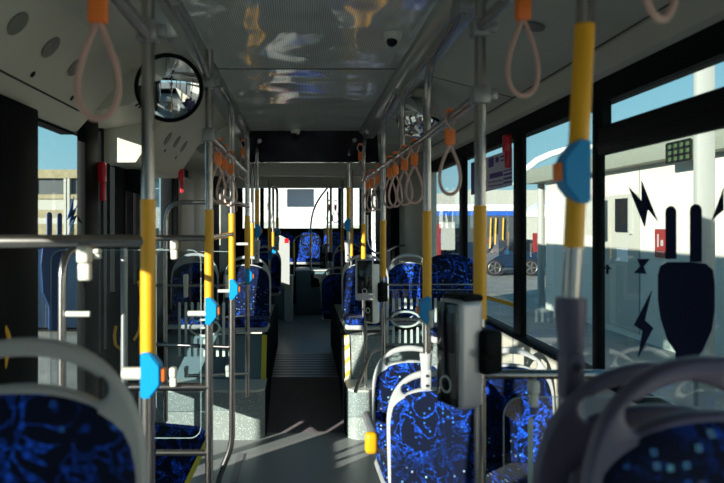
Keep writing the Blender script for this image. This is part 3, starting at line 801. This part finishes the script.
clip(173.5, 367, 386, 2.95, 7, 'white clip standing on the thick low rail')
clip(186.5, 366, 376.5, 4.3, 4, 'small white clip on the foot rail behind the ladder')
clip(228, 365, 376.5, 4.3, 4.5, 'small white clip on the foot rail next to the kinked pole')
clip(90, 311, 318, 2.3, 0.1, 'x') if False else None
def arm(pa, pb, r, label):
    return rail('stub_bracket', [pa, pb], r, label, 'bracket', m='clip')
arm(at(188, 313.5, 2.95), at(207, 313.5, 2.95), .0125, 'pale stub left of the blue button on the mirror pole')
arm(at(218, 291, 3.95), at(231, 291, 3.95), .0105, 'pale stub left of the blue button on the kinked pole')
arm(at(236, 333, 4.95), at(262, 333, 4.95), .007, 'thin pale bar from the pole on the left box')
arm(at(66, 314, 2.33), at(90, 314, 2.33), .011, 'pale bullet-shaped clamp on the upright tube')
arm(at(234.5, 244, 4.4), at(248, 244, 4.4), .010, 'pale stub between two far left yellow poles')

def screen(label, x0, x1, z0, z1, Y, rad, logo=None, side=1):
    t = thing('glass_screen', label, 'glass screen', ((x0+x1)/2, Y, z0), 0, 'glass screens between the poles')
    def rr(x0, x1, z0, z1, r):
        out = []
        for cx, cz, a0 in ((x1-r, z1-r, 0), (x0+r, z1-r, PI/2), (x0+r, z0+r, PI), (x1-r, z0+r, 1.5*PI)):
            for k in range(6): out.append((cx+r*math.cos(a0+PI/2*k/5), cz+r*math.sin(a0+PI/2*k/5)))
        return out
    o2 = rr(x0, x1, z0, z1, rad)
    bm = new(); prism(bm, o2, along_y, Y-.003, Y+.003); obj('pane', bm, 'panel_glass', t)
    bm = new(); tube(bm, [(u, Y, v) for u, v in o2], .0016, 6, True); obj('pane_edge', bm, 'glass_edge', t)
    if logo:
        cx, cz, n, sp, hh, a, b = logo
        bm = new(); yf = Y-.0035
        def bar(x, za, zb):
            w = .0085; pts = [(x+w*math.cos(k*PI/6), zb-w+w*math.sin(k*PI/6)) for k in range(7)]+[(x-w, za), (x+w, za)]
            if zb-za > .02: prism(bm, pts, along_y, yf-.001, yf)
        for i in range(n):
            x = cx+(i-(n-1)/2)*sp
            if not (x0+.01 < x < x1-.01): continue
            q = (x-cx)/(a*1.12)
            if abs(q) < 1:
                e = b*1.12*math.sqrt(1-q*q)+.008; bar(x, cz+e, cz+hh); bar(x, cz-hh*1.12, cz-e)
            else: bar(x, cz-hh*1.12, cz+hh)
        N = 40
        O = [bm.verts.new((cx+a*math.cos(2*PI*k/N), yf-.001, cz+b*math.sin(2*PI*k/N))) for k in range(N)]
        I = [bm.verts.new((cx+(a-.014)*math.cos(2*PI*k/N), yf-.001, cz+(b-.013)*math.sin(2*PI*k/N))) for k in range(N)]
        for k in range(N): bm.faces.new((O[k], O[(k+1) % N], I[(k+1) % N], I[k]))
        sw = [(-.86, -.30), (-.35, .02), (-.05, .10), (.12, .06), (.55, .48), (.30, .02), (.10, -.22), (.02, -.08), (-.2, -.12)]
        prism(bm, [(cx+u*a, cz+v*b) for u, v in sw], along_y, yf-.001, yf)
        obj('etched_logo', bm, 'etch', t)
    return t
screen('clear screen with etched bars and oval emblem left of the aisle', -.93, -.44, .50, Z(-.17), 4.18, .04, (-.618, Z(-.66), 9, .0405, .165, .102, .058))
screen('clear screen with etched bars and oval emblem right of the aisle', .575, 1.20, .45, Z(-.44), 4.42, .04, (.71, Z(-.64), 13, .041, .145, .102, .058))
screen('clear screen under the thick blurred rail at left', -1.22, -.845+.0, .55, Z(-.20)+.08, 1.80, .03)
screen('clear screen under the rail left of the mirror pole', -1.15, -.345, .72, Z(-.115), 2.99, .05) if False else screen('clear screen under the rail left of the mirror pole', -1.15, -.46, .72, Z(-.115), 2.99, .05)
rail('handrail', [(.575, 4.42, Z(-.64)), (.86, 4.42, Z(-.64))], .0125, 'short rail across the right etched screen')
rail('handrail', [(.575, 4.42, Z(-.405)), (1.2, 4.42, Z(-.405))], .0075, 'thin top rail of the right etched screen')
rail('tube_frame', [(.42, 5.0, .42), (.50, 4.62, .82), (.62, 4.45, .86), (.9, 4.45, .855)], .0155, 'bent tube foot of the right etched screen', 'frame', rad=.10)
clip(430.5, 309, 327, 2.98, 5, 'white clip on the looped seat pole beside its blue button')
# right screen below the reader
rail('handrail', [(.573, 2.08, Z(-.478)), (1.22, 2.08, Z(-.478))], .0155, 'horizontal rail right of the big card reader')
clip(533, 379, 406, 2.07, 9, 'grey clip under the rail right of the big card reader')
screen('dark screen with etched bars beside the tilted seat shell', .655, 1.22, .25, Z(-.555), 2.10, .06, (.93, .66, 5, .19, .42, .13, .075))

# yellow grab handles by the left doors
def ygrab(pts, Y, label, r=.009):
    rail('grab_bar', [at(a, b, Y+dy) for a, b, dy in pts], r, label, 'grab handle', 'yellow', .06)
ygrab([(0, 384, 0), (6, 360, 0), (10, 338, 0), (4, 326, 0), (2, 322, 0)], 2.6, 'yellow curved grab handle at the left edge of the view')
ygrab([(126, 382, 0), (124, 355, 0), (120, 348, 0), (115.5, 346, 0), (114, 336, 0), (116, 326, 0)], 3.9, 'yellow bent grab handle by the dark left door')
ygrab([(134, 340, 0), (140, 330, 0), (142, 300, 0), (140, 286, 0), (138, 281, 0)], 4.0, 'yellow grab handle just left of the front yellow pole')
rail('grab_bar', [at(516.5, 305.5, 3.86), at(489, 298, 4.25), at(474, 294, 4.6)], .013, 'yellow bar along the right window beside the reader pole', 'grab handle', 'yellow')
rail('grab_bar', [at(367.3, 215, 6.4), at(367.3, 244, 6.4), at(374, 254, 6.4), at(388, 251, 6.45), at(396, 246, 6.5), at(404.5, 245.5, 6.6)], .011, 'curved pale tube rail sweeping to the white column', 'grab handle', 'steel', .1)

# ------------------------------------------------------------------ card readers
def reader(label, x, Y, zc, w, h, d, rz, px_pole, m='silver'):
    t = thing('card_reader', label, 'card reader', (x, Y, zc-h/2), rz)
    bm = new(); box(bm, (0, 0, h/2), (w, d, h), min(w, d)*.22, None, 4); obj('body', bm, m, t, True)
    bm = new(); box(bm, (-w*.0, -d*.5-.002, h*.5), (w*.86, .012, h*.94), .005); f = obj('face_plate', bm, 'screen', t, True)
    bm = new(); box(bm, (0, -d*.5-.009, h*.70), (w*.66, .004, h*.36), .001); obj('display', bm, 'gloss_black', f, True)
    bm = new(); tube(bm, [(w*.22*math.cos(2*PI*k/20), -d*.5-.009, h*.22+w*.22*math.sin(2*PI*k/20)) for k in range(20)], .003, 6, True); obj('target_ring', bm, 'clip', f, True)
    bm = new(); box(bm, (0, d*.1, h+.004), (w*.92, d*.8, .02), .008); obj('top_cap', bm, 'black', t, True)
    bm = new(); box(bm, (w*.35, d*.62, h*.52), (.09, .07, .13), .012); tube(bm, [(w*.35+.045, d*.3, h*.50), (w*.35+.06, d*.25, h*.50)], .012, 10); obj('bracket', bm, 'black', t, True)
    return t
reader('big silver card reader with black face on the right pole', .484, 1.97, 1.315, .108, .325, .095, math.radians(-64), 480)
reader('smaller pale card reader beside the right yellow pole', .478, 4.34, 1.245, .075, .40, .07, math.radians(-50), 383, 'white_pl')
t = thing('reader_tablet', 'black upright tablet beside the smaller pale card reader', 'tablet', at(364, 300, 4.2))
a, b = at(355.5, 300, 4.2), at(373, 259, 4.2)
bm = new(); bx(bm, a.x, b.x, 4.18, 4.22, a.z, b.z, .006); obj('tablet_back', bm, 'silver', t)
bm = new(); bx(bm, a.x+.01, b.x-.008, 4.17, 4.185, a.z+.045, b.z-.008, .003); obj('display', bm, 'screen', t)
bm = new(); tube(bm, [((a.x+b.x)/2+.015*math.cos(2*PI*k/16), 4.172, a.z+.06+.015*math.sin(2*PI*k/16)) for k in range(16)], .003, 6, True); obj('target_ring', bm, 'clip', t)
reader('far silver card reader near the rear box', at(324.5, 0, 9.4).x, 9.4, at(0, 257, 9.4).z, .11, .34, .09, math.radians(-40), 330)

# ------------------------------------------------------------------ mirrors, cameras, hammers, posters
c = at(169, 88, 2.93); R = 32.0*2.93/F
t = thing('convex_mirror', 'round convex mirror with black rim on the left pole', 'mirror', (c.x, c.y, c.z-R))
Q = Matrix.Translation(c) @ Matrix.Rotation(math.radians(8), 4, 'Z') @ Matrix.Rotation(math.radians(11), 4, 'X')
bm = new(); N = 48
rim = [Q @ Vector((R*math.cos(2*PI*k/N), 0, R*math.sin(2*PI*k/N))) for k in range(N)]
tube(bm, rim, .010, 10, True); obj('rim', bm, 'black', t)
bm = new(); rings = []
for j in range(0, 13):
    q = j/12; rr = (R-.004)*q; dep = -.022*(1-q*q)
    rings.append([bm.verts.new(Q @ Vector((rr*math.cos(2*PI*k/N), dep, rr*math.sin(2*PI*k/N)))) for k in range(N)] if j else [bm.verts.new(Q @ Vector((0, dep, 0)))])
for k in range(N): bm.faces.new((rings[0][0], rings[1][k], rings[1][(k+1) % N]))
for j in range(1, 12):
    for k in range(N): bm.faces.new((rings[j][k], rings[j+1][k], rings[j+1][(k+1) % N], rings[j][(k+1) % N]))
obj('mirror_glass', bm, 'mirror', t)
bm = new(); A = [bm.verts.new(Q @ Vector((R*math.cos(2*PI*k/N), .012, R*math.sin(2*PI*k/N)))) for k in range(N)]; bm.faces.new(A)
B = [bm.verts.new(Q @ Vector((R*math.cos(2*PI*k/N), .004, R*math.sin(2*PI*k/N)))) for k in range(N)]; bm.faces.new(list(reversed(B)))
for k in range(N): bm.faces.new((A[k], B[k], B[(k+1) % N], A[(k+1) % N]))
obj('back_plate', bm, 'black', t)
bm = new(); a, b = at(198, 81, 2.96), at(209, 80, 2.97); box(bm, (a+b)/2, ((b-a).length+.01, .03, .045), .008); obj('mount', bm, 'dark_steel', t)
# dome mirror in the right cove
c = at(419, 117, 4.0)
t = thing('dome_mirror', 'small domed mirror on the right ceiling cove behind the strap rail', 'mirror', (c.x, c.y, c.z))
bm = new(); bmesh.ops.create_uvsphere(bm, u_segments=32, v_segments=16, radius=.14)
bmesh.ops.scale(bm, vec=(1, 1, .95), verts=bm.verts); bmesh.ops.rotate(bm, cent=(0, 0, 0), matrix=Matrix.Rotation(.3, 3, 'Y'), verts=bm.verts)
obj('dome', bm, 'mirror', t, True)
bm = new(); tube(bm, [(0, 0, .06), (.02, 0, .16)], .06, 20); obj('base', bm, 'cove', t, True)
# cameras
def camera_dome(p, s, label):
    t = thing('security_camera', label, 'camera', p)
    bm = new(); tube(bm, [(0, 0, 0), (0, 0, -.02*s), (0, 0, -.045*s), (0, 0, -.06*s)], [.055*s, .055*s, .048*s, .032*s], 24); obj('housing', bm, 'white_pl', t, True)
    bm = new(); bmesh.ops.create_uvsphere(bm, u_segments=20, v_segments=12, radius=.034*s); bmesh.ops.translate(bm, vec=(-.008*s, -.012*s, -.056*s), verts=bm.verts); obj('lens_dome', bm, 'gloss_black', t, True)
camera_dome((.415, 2.93, Z(.868)), .75, 'white dome camera on the glossy ceiling, right of centre')
camera_dome((-.05, 5.9, Z(.868)), .8, 'small white dome camera at the foot of the ceiling sheet before the bulkhead')
# hammers
def hammer(px, y0, y1, Y, label, w=6.):
    a, b = at(px-w/2, y1, Y), at(px+w/2, y0, Y); h = b.z-a.z; cx = (a.x+b.x)/2
    t = thing('emergency_hammer', label, 'hammer', (cx, Y, a.z), 0, 'red emergency hammers')
    bm = new(); box(bm, (cx, Y, a.z+h*.74), (b.x-a.x, .05, h*.52), .010, None, 3); obj('holder', bm, 'red', t)
    bm = new(); box(bm, (cx+.004, Y, a.z+h*.26), ((b.x-a.x)*.72, .034, h*.52), .008, None, 3); obj('handle', bm, 'red', t)
hammer(102, 162, 201, 3.86, 'red emergency hammer on the black left pillar', 7.5)
hammer(181.5, 169, 193, 5.48, 'red emergency hammer left of the pale column behind the front pole', 5)
hammer(507, 135, 168, 3.8, 'red emergency hammer on the right window pillar above the notice', 8)
hammer(422, 174, 197, 6.5, 'small red emergency hammer on the white column at right', 3.2)
hammer(235.5, 199, 212, 8.3, 'far red emergency hammer beyond the left straps', 3)
# notice on the window
t = thing('notice_board', 'lilac printed notice fixed to the right window behind the reader pole', 'notice', on_side(493, 180, 1.255))
def onw(px0, px1, yt0, yt1, yb0, yb1, x0, x1, m, name):
    pts = [(p.y, p.z) for p in (on_side(px0, yt0, x1), on_side(px1, yt1, x1), on_side(px1, yb1, x1), on_side(px0, yb0, x1))]
    bm = new(); prism(bm, pts, along_x, x0, x1); return obj(name, bm, m, t, smooth=False)
onw(471.5, 512.5, 163, 149, 195, 185.5, 1.252, 1.256, 'lilac', 'sheet')
pb = [(471.5, 476, 163, 161.6, 195, 194), (489, 494, 159, 157, 168, 166.4), (490, 503, 174, 171, 179, 176), (504, 512, 170.5, 168.6, 172, 170), (504, 512, 174, 172, 176, 174), (504, 512, 178, 176, 180, 178.5), (504, 512, 182, 180.5, 184, 182.5), (496, 499, 157.5, 156.4, 163, 162), (501, 506, 156, 154.4, 158, 156.4), (501, 506, 160, 158.5, 161.5, 160), (489, 503, 182, 179.7, 183, 180.7), (489, 503, 186, 183.7, 187, 184.7)]
for q in pb: onw(*q, 1.250, 1.2535, 'purple', 'print_block')
# rear blind
a, b = at(287, 207, 11.85), at(314, 189, 11.85)
bm = new(); bx(bm, a.x, b.x, 11.83, 11.87, a.z, b.z, .01); tag(obj('window_blind', bm, 'grey_panel'), 'grey blind hanging in the middle of the rear window', 'blind')
# rear box, partition, white unit
t = thing('rear_box', 'blue grey box at the end of the aisle before the rear bench', 'box', (.1, 10.5, .25))
a, b = at(296, 318, 10.5), at(328, 271, 10.5)
bm = new(); bx(bm, a.x, b.x, 10.5, 11.2, .25, b.z, .03); obj('body', bm, 'teal', t)
bm = new(); bx(bm, a.x-.01, b.x+.01, 10.48, 11.2, b.z, b.z+.02, .006); obj('top_edge', bm, 'clip', t)
a, b = at(311, 0, 10.47), at(326, 0, 10.47)
bm = new(); bx(bm, a.x, b.x, 10.485, 10.51, at(0, 287, 10.5).z, at(0, 274, 10.5).z, .01); obj('hatch', bm, 'black_soft', t)
t = thing('partition', 'light grey sloped partition with small red sticker left of the rear bench', 'partition', at(283, 285, 9.6))
P3 = [at(275, 285, 9.6), at(289.5, 285, 9.6), at(289.5, 240.5, 9.6), at(283, 236.5, 9.6), at(277, 234, 9.6)]
bm = new(); prism(bm, [(p.x, p.z) for p in P3], along_y, 9.6, 9.64); obj('panel', bm, 'grey_pl', t)
a, b = at(284.5, 243, 9.6), at(288.5, 238.5, 9.6)
bm = new(); bx(bm, a.x, b.x, 9.594, 9.6, a.z, b.z); obj('sticker', bm, 'red', t)
a, b = at(284.5, 297, 9.8), at(293, 275, 9.8)
bm = new(); bx(bm, a.x, b.x, 9.7, 9.95, .25, b.z, .015); tag(obj('white_cabinet', bm, 'white_pl'), 'small white cabinet left of the blue grey box at the aisle end', 'cabinet')
a, b = at(271, 320, 9.5), at(290, 297, 9.5)
bm = new(); bx(bm, -1.2, b.x-.02, 10.0, 11.9, .25, .99, .02); tag(obj('bench_plinth', bm, 'teal'), 'dark plinth under the left side of the rear bench', 'plinth')
bm = new(); bx(bm, .45, 1.2, 10.3, 11.9, .25, .99, .02); tag(obj('bench_plinth', bm, 'teal'), 'dark plinth under the right side of the rear bench', 'plinth')
# dark display box by the left door
bm = new(); box(bm, at(129, 179, 4.7), (.24, .10, .17), .015, Matrix.Rotation(.3, 3, 'Y')); tag(obj('door_control_box', bm, 'black_soft'), 'black box under the left overhead cabinet by the door', 'box')
# tread edge strip and floor hatch
bm = new(); box(bm, at(0, 0, 1)*0+Vector(((240-VX)*4.75/F+.0, 4.55, .003)), (.05, .55, .006)); tag(obj('floor_hatch_strip', bm, 'grey_dark'), 'narrow metal strip let into the floor beside the kinked pole', 'floor strip')

# ------------------------------------------------------------------ outside
G = -.38
bm = new(); bx(bm, -120, 160, -40, 240, G-.1, G); struct('ground', bm, 'asphalt')
HX = 6.1
t = thing('hut', 'long white single storey hut outside the right windows', 'building', (HX+1.5, 5, G))
bm = new(); bx(bm, HX, HX+4, -8, 16.2, G, 2.82); obj('wall', bm, 'hut', t)
bm = new(); bx(bm, HX-.25, HX+4.2, -8.2, 16.9, 2.76, 3.12, .02); obj('eave', bm, 'hut_eave', t)
def onh(px0, py0, px1, py1, dx0, dx1, m, name, parent):
    a = on_side(px0, py0, HX); b = on_side(px1, py1, HX)
    bm = new(); bx(bm, HX+dx0, HX+dx1, a.y, b.y, a.z, b.z); return obj(name, bm, m, parent)
dr = onh(606, 196, 640, 334, -.02, .0, 'facade_pale', 'door', t)
a = on_side(610, 268, HX); bm = new(); box(bm, (HX-.05, a.y, a.z), (.06, .16, .03)); box(bm, (HX-.03, a.y+.05, a.z-.03), (.03, .05, .18)); obj('handle', bm, 'black', dr)
onh(618, 199, 633, 232, -.06, .01, 'black_soft', 'window_opening', t)
onh(632, 197, 633.6, 234, -.08, .01, 'pale_post', 'opening_frame', t)
onh(606, 195, 616.5, 236, -.40, -.34, 'facade_pale', 'shutter', t)
onh(639.5, 168, 640.2, 335, -.012, .0, 'hut_eave', 'wall_joint', t)
sg = onh(656.5, 229, 667, 258, -.03, .0, 'red_dull', 'fire_sign', t)
onh(659, 234, 660.5, 247, -.033, -.03, 'pale_post', 'sign_bar', sg); onh(662.5, 240, 665, 246, -.033, -.03, 'pale_post', 'sign_bar', sg)
onh(658, 251, 666, 252.2, -.033, -.03, 'pale_post', 'sign_bar', sg)
onh(618, 248, 629, 262, -.025, .0, 'paper', 'paper_notice', t)
gp = None
a = on_side(669, 163, HX-.3); b = on_side(693, 139, HX-.3)
t2 = thing('roof_panel', 'green glazed grid panel standing on the hut roof edge', 'panel', (HX-.3, (a.y+b.y)/2, a.z))
bm = new(); bx(bm, HX-.33, HX-.28, a.y, b.y, a.z, b.z); obj('panel', bm, 'solar', t2)
bm = new()
for k in range(5): y = a.y+(b.y-a.y)*k/4; bx(bm, HX-.345, HX-.33, y-.02, y+.02, a.z, b.z)
for k in range(4): z = a.z+(b.z-a.z)*k/3; bx(bm, HX-.345, HX-.33, a.y, b.y, z-.016, z+.016)
obj('panel_frame', bm, 'black_soft', t2)
Yp = 7.2
a = at(698, 0, Yp); b = at(716, 0, Yp)
t2 = thing('steel_post', 'tall pale steel post in front of the hut', 'post', ((a.x+b.x)/2, Yp, G))
bm = new(); bx(bm, a.x, b.x, Yp, Yp+.10, G, 6.5, .02); obj('post', bm, 'pale_post', t2)
p = at(541, 280, 17)
bm = new(); tube(bm, [(p.x, 17, G), (p.x, 17, 3.05)], .09, 12); tag(obj('eave_post', bm, 'pale_post'), 'thin cream post under the far end of the hut eave', 'post')
# parked bus crosswise, far right
t = thing('parked_bus', 'white bus with blue stripe parked outside beyond the right windows', 'bus', at(470, 300, 30)*1)
s30 = 650/30.
def far(px0, py0, px1, py1, Y0, Y1, m, name, par, bev=0.):
    a, b = at(px0, py1, Y0), at(px1, py0, Y0); bm = new(); bx(bm, a.x, b.x, Y0, Y1, a.z, b.z, bev); return obj(name, bm, m, par)
far(425, 204, 516, 211.5, 30, 32.4, 'bus_white', 'roof', t, .1)
far(425, 211.5, 516, 215.5, 30, 32.4, 'bus_blue', 'stripe', t)
bm = new(); a, b = at(425, 242, 30), at(516, 215.5, 30); bx(bm, a.x, b.x, 30.02, 32.4, a.z, b.z); obj('window_band', bm, 'facade_dark', t)
far(425, 242, 516, 263, 30, 32.4, 'car_paint', 'side', t)
for px in (476, 494.5, 502, 489.5):
    bm = new(); tube(bm, [at(px, 262, 29.9), at(px+ (1.5 if px > 480 else 0), 218, 29.9)], .03, 8); obj('inner_pole', bm, 'yellow', t)
far(433, 224, 441, 255, 29.5, 29.9, 'red_dull', 'red_panel', t); far(441, 222, 455, 250, 29.5, 29.9, 'pale_post', 'side_window', t)
# car
cx = (530-VX)*24/F*1.0
Yc = 26.5
t = thing('parked_car', 'dark blue car parked beyond the end of the hut', 'car', (at(520, 0, Yc).x, Yc, G))
x0, x1 = at(486, 0, Yc).x, at(545, 0, Yc).x; L_ = x1-x0
prof = [(0, .35), (0, .75), (.05, .92), (.22, 1.0), (.34, 1.42), (.55, 1.50), (.72, 1.42), (.86, 1.02), (1, .92), (1, .35)]
bm = new(); prism(bm, [(x0+u*L_*1.3, G+v) for u, v in prof], along_y, Yc, Yc+1.8); bmesh.ops.bevel(bm, geom=list(bm.edges), offset=.05, segments=2, affect='EDGES'); obj('body', bm, 'car_paint', t)
bm = new(); prism(bm, [(x0+u*L_*1.3, G+v) for u, v in [(.26, 1.02), (.36, 1.36), (.55, 1.43), (.70, 1.36), (.82, 1.02)]], along_y, Yc-.015, Yc+.03); obj('side_glass', bm, 'screen', t)
for px in (494, 530.5):
    q = at(px, 0, Yc); bm = new(); tube(bm, [(q.x, Yc-.05, G+.34), (q.x, Yc+.18, G+.34)], .34, 28); w = obj('wheel', bm, 'tyre', t)
    bm = new()
    for k in range(5):
        a = 2*PI*k/5; box(bm, (q.x+.12*math.cos(a), Yc-.065, G+.34+.12*math.sin(a)), (.22, .03, .06), .01, Matrix.Rotation(-a, 3, 'Y'))
    tube(bm, [(q.x+.24*math.cos(2*PI*k/24), Yc-.06, G+.34+.24*math.sin(2*PI*k/24)) for k in range(24)], .02, 6, True); obj('rim', bm, 'rim', w)
a = at(537.5, 252, 25); b = at(533, 233, 25)
bm = new(); bx(bm, b.x, a.x, 25, 25.05, a.z, b.z); tag(obj('red_sign', bm, 'red_dull'), 'small red upright sign beyond the thin cream post', 'sign')
a, b = at(527, 217, 28), at(548, 205, 28)
bm = new(); prism(bm, [(a.x, a.z), (a.x, a.z+.15), (b.x, b.z+.2), (b.x+2, b.z+.2), (b.x+2, a.z)], along_y, 27.4, 29.2); tag(obj('white_canopy', bm, 'bus_white'), 'white sloping canopy beyond the thin cream post', 'canopy')
# far right pale buildings and arch
bm = new(); bx(bm, 16, 52, 68, 78, G, at(0, 190, 68).z); tag(obj('distant_hall', bm, 'facade_pale'), 'pale grey hall in the distance through the right windows', 'building')
bm = new(); pts = [at(505+90*math.sin(k/16*PI/2), 195-52*math.cos((1-k/16)*PI/2), 130) for k in range(17)]
tube(bm, [at(515, 186, 130), at(526, 169.5, 130), at(537, 160.5, 130), at(550, 154.5, 130), at(565, 150, 130), at(585, 147, 130), at(610, 148, 130), at(636, 155, 130)], .62, 8); tag(obj('white_arch', bm, 'bus_white'), 'thin white arch on the skyline right of the red hammer', 'arch')
bm = new(); bx(bm, at(607, 0, 60).x, at(622, 0, 60).x, 60, 64, G, at(0, 158, 60).z); tag(obj('distant_block', bm, 'bus_white'), 'small white block peeping over the hut roof', 'building')
# left facade
YF = 40
t = thing('sandy_building', 'sandy building with dark glazing seen through the left door window', 'building', (-20, YF, G))
def lf(py0, py1, dy, m, name):
    z0, z1 = at(0, py1, YF).z, at(0, py0, YF).z; bm = new(); bx(bm, -48, -9.6, YF-dy, YF+4, z0, z1); return obj(name, bm, m, t)
lf(170, 178.5, .35, 'facade', 'roof_beam'); lf(178.5, 194.5, 0, 'facade_dark', 'window_band'); lf(194.5, 199, .25, 'facade', 'floor_beam'); lf(199, 210, .12, 'facade_pale', 'upper_wall'); lf(210, 218, .1, 'facade', 'middle_wall'); lf(218, 224, .12, 'facade_pale', 'pale_band'); lf(224, 252, .08, 'facade', 'lower_wall')
bm = new()
for px in (66.5, 70, 33, 100, 132): bx(bm, at(px-1.2, 0, YF).x, at(px+1.2, 0, YF).x, YF-.3, YF, G, at(0, 178, YF).z)
obj('column', bm, 'facade_pale', t)
t = thing('blue_filler', 'low navy container standing outside the left door window', 'filler', (-6., 13, G))  # invented filler that darkens the bright ground seen through the door
bm = new(); bx(bm, -9.5, -3.4, 12.5, 15, G+.1, 1.25, .03); obj('body', bm, 'car_paint', t)
bm = new(); bx(bm, -9.55, -3.35, 12.45, 15.05, 1.25, 1.33, .02); obj('lid', bm, 'navy', t)
bm = new(); bx(bm, -9.2, -3.7, 12.7, 14.8, G, G+.12); obj('skid', bm, 'black_soft', t)
# white backdrop added to make the rear window bright
t = thing('rear_backdrop', 'white backdrop added to fill the rear window with brightness', 'building', (0, 30, G))
bm = new(); bx(bm, -5.4, 6.5, 34, 38, G, 3.8); obj('wall', bm, 'bus_white', t)
bm = new(); bx(bm, -3., -1.2, 33.95, 34, .9, 1.9); bx(bm, 1.2, 3.4, 33.95, 34, .9, 1.7); obj('window_opening', bm, 'pale_post', t)

# ------------------------------------------------------------------ light
W = bpy.data.worlds.new('sky'); S.world = W; W.use_nodes = True; nt = W.node_tree
bg = nt.nodes['Background']; tc = nt.nodes.new('ShaderNodeTexCoord'); sp = nt.nodes.new('ShaderNodeSeparateXYZ'); rp = nt.nodes.new('ShaderNodeValToRGB')
nt.links.new(tc.outputs['Generated'], sp.inputs[0]); nt.links.new(sp.outputs['Z'], rp.inputs[0]); nt.links.new(rp.outputs[0], bg.inputs[0])
e = rp.color_ramp.elements
e[0].position = 0.; e[0].color = (.50, .76, .83, 1); e[1].position = 1.; e[1].color = (.07, .23, .46, 1)
q = e.new(.12); q.color = (.34, .66, .77, 1)
q = e.new(.40); q.color = (.17, .47, .68, 1)
bg.inputs[1].default_value = .92
sun = bpy.data.lights.new('sun', 'SUN'); sun.energy = 11.0; sun.angle = math.radians(.53); sun.color = (1., .90, .76)
so = bpy.data.objects.new('sun', sun); COL.objects.link(so)
so.rotation_euler = Vector((1, 1.0, -.33)).to_track_quat('-Z', 'Y').to_euler(); so.location = (-10, -10, 8)

# ------------------------------------------------------------------ camera
cd = bpy.data.cameras.new('camera'); cam = bpy.data.objects.new('camera', cd); COL.objects.link(cam)
cam.location = (0, 0, EYE); cam.rotation_euler = (PI/2, 0, 0)
cd.sensor_width = 36; cd.lens = F/724*36; cd.shift_x = (362-VX)/724; cd.shift_y = -(241.5-VY)/724
cd.clip_start = .02; cd.clip_end = 600
cd.dof.use_dof = True; cd.dof.focus_distance = 6.0; cd.dof.aperture_fstop = 3.2
S.camera = cam
S.view_settings.view_transform = 'Standard'; S.view_settings.look = 'None'; S.view_settings.gamma = 1; S.view_settings.use_curve_mapping = False
S.view_settings.exposure = .35
S.cycles.max_bounces = 10; S.cycles.transparent_max_bounces = 24; S.cycles.diffuse_bounces = 5; S.cycles.glossy_bounces = 5
S.cycles.use_denoising = True
S.cycles.sample_clamp_indirect = 6.
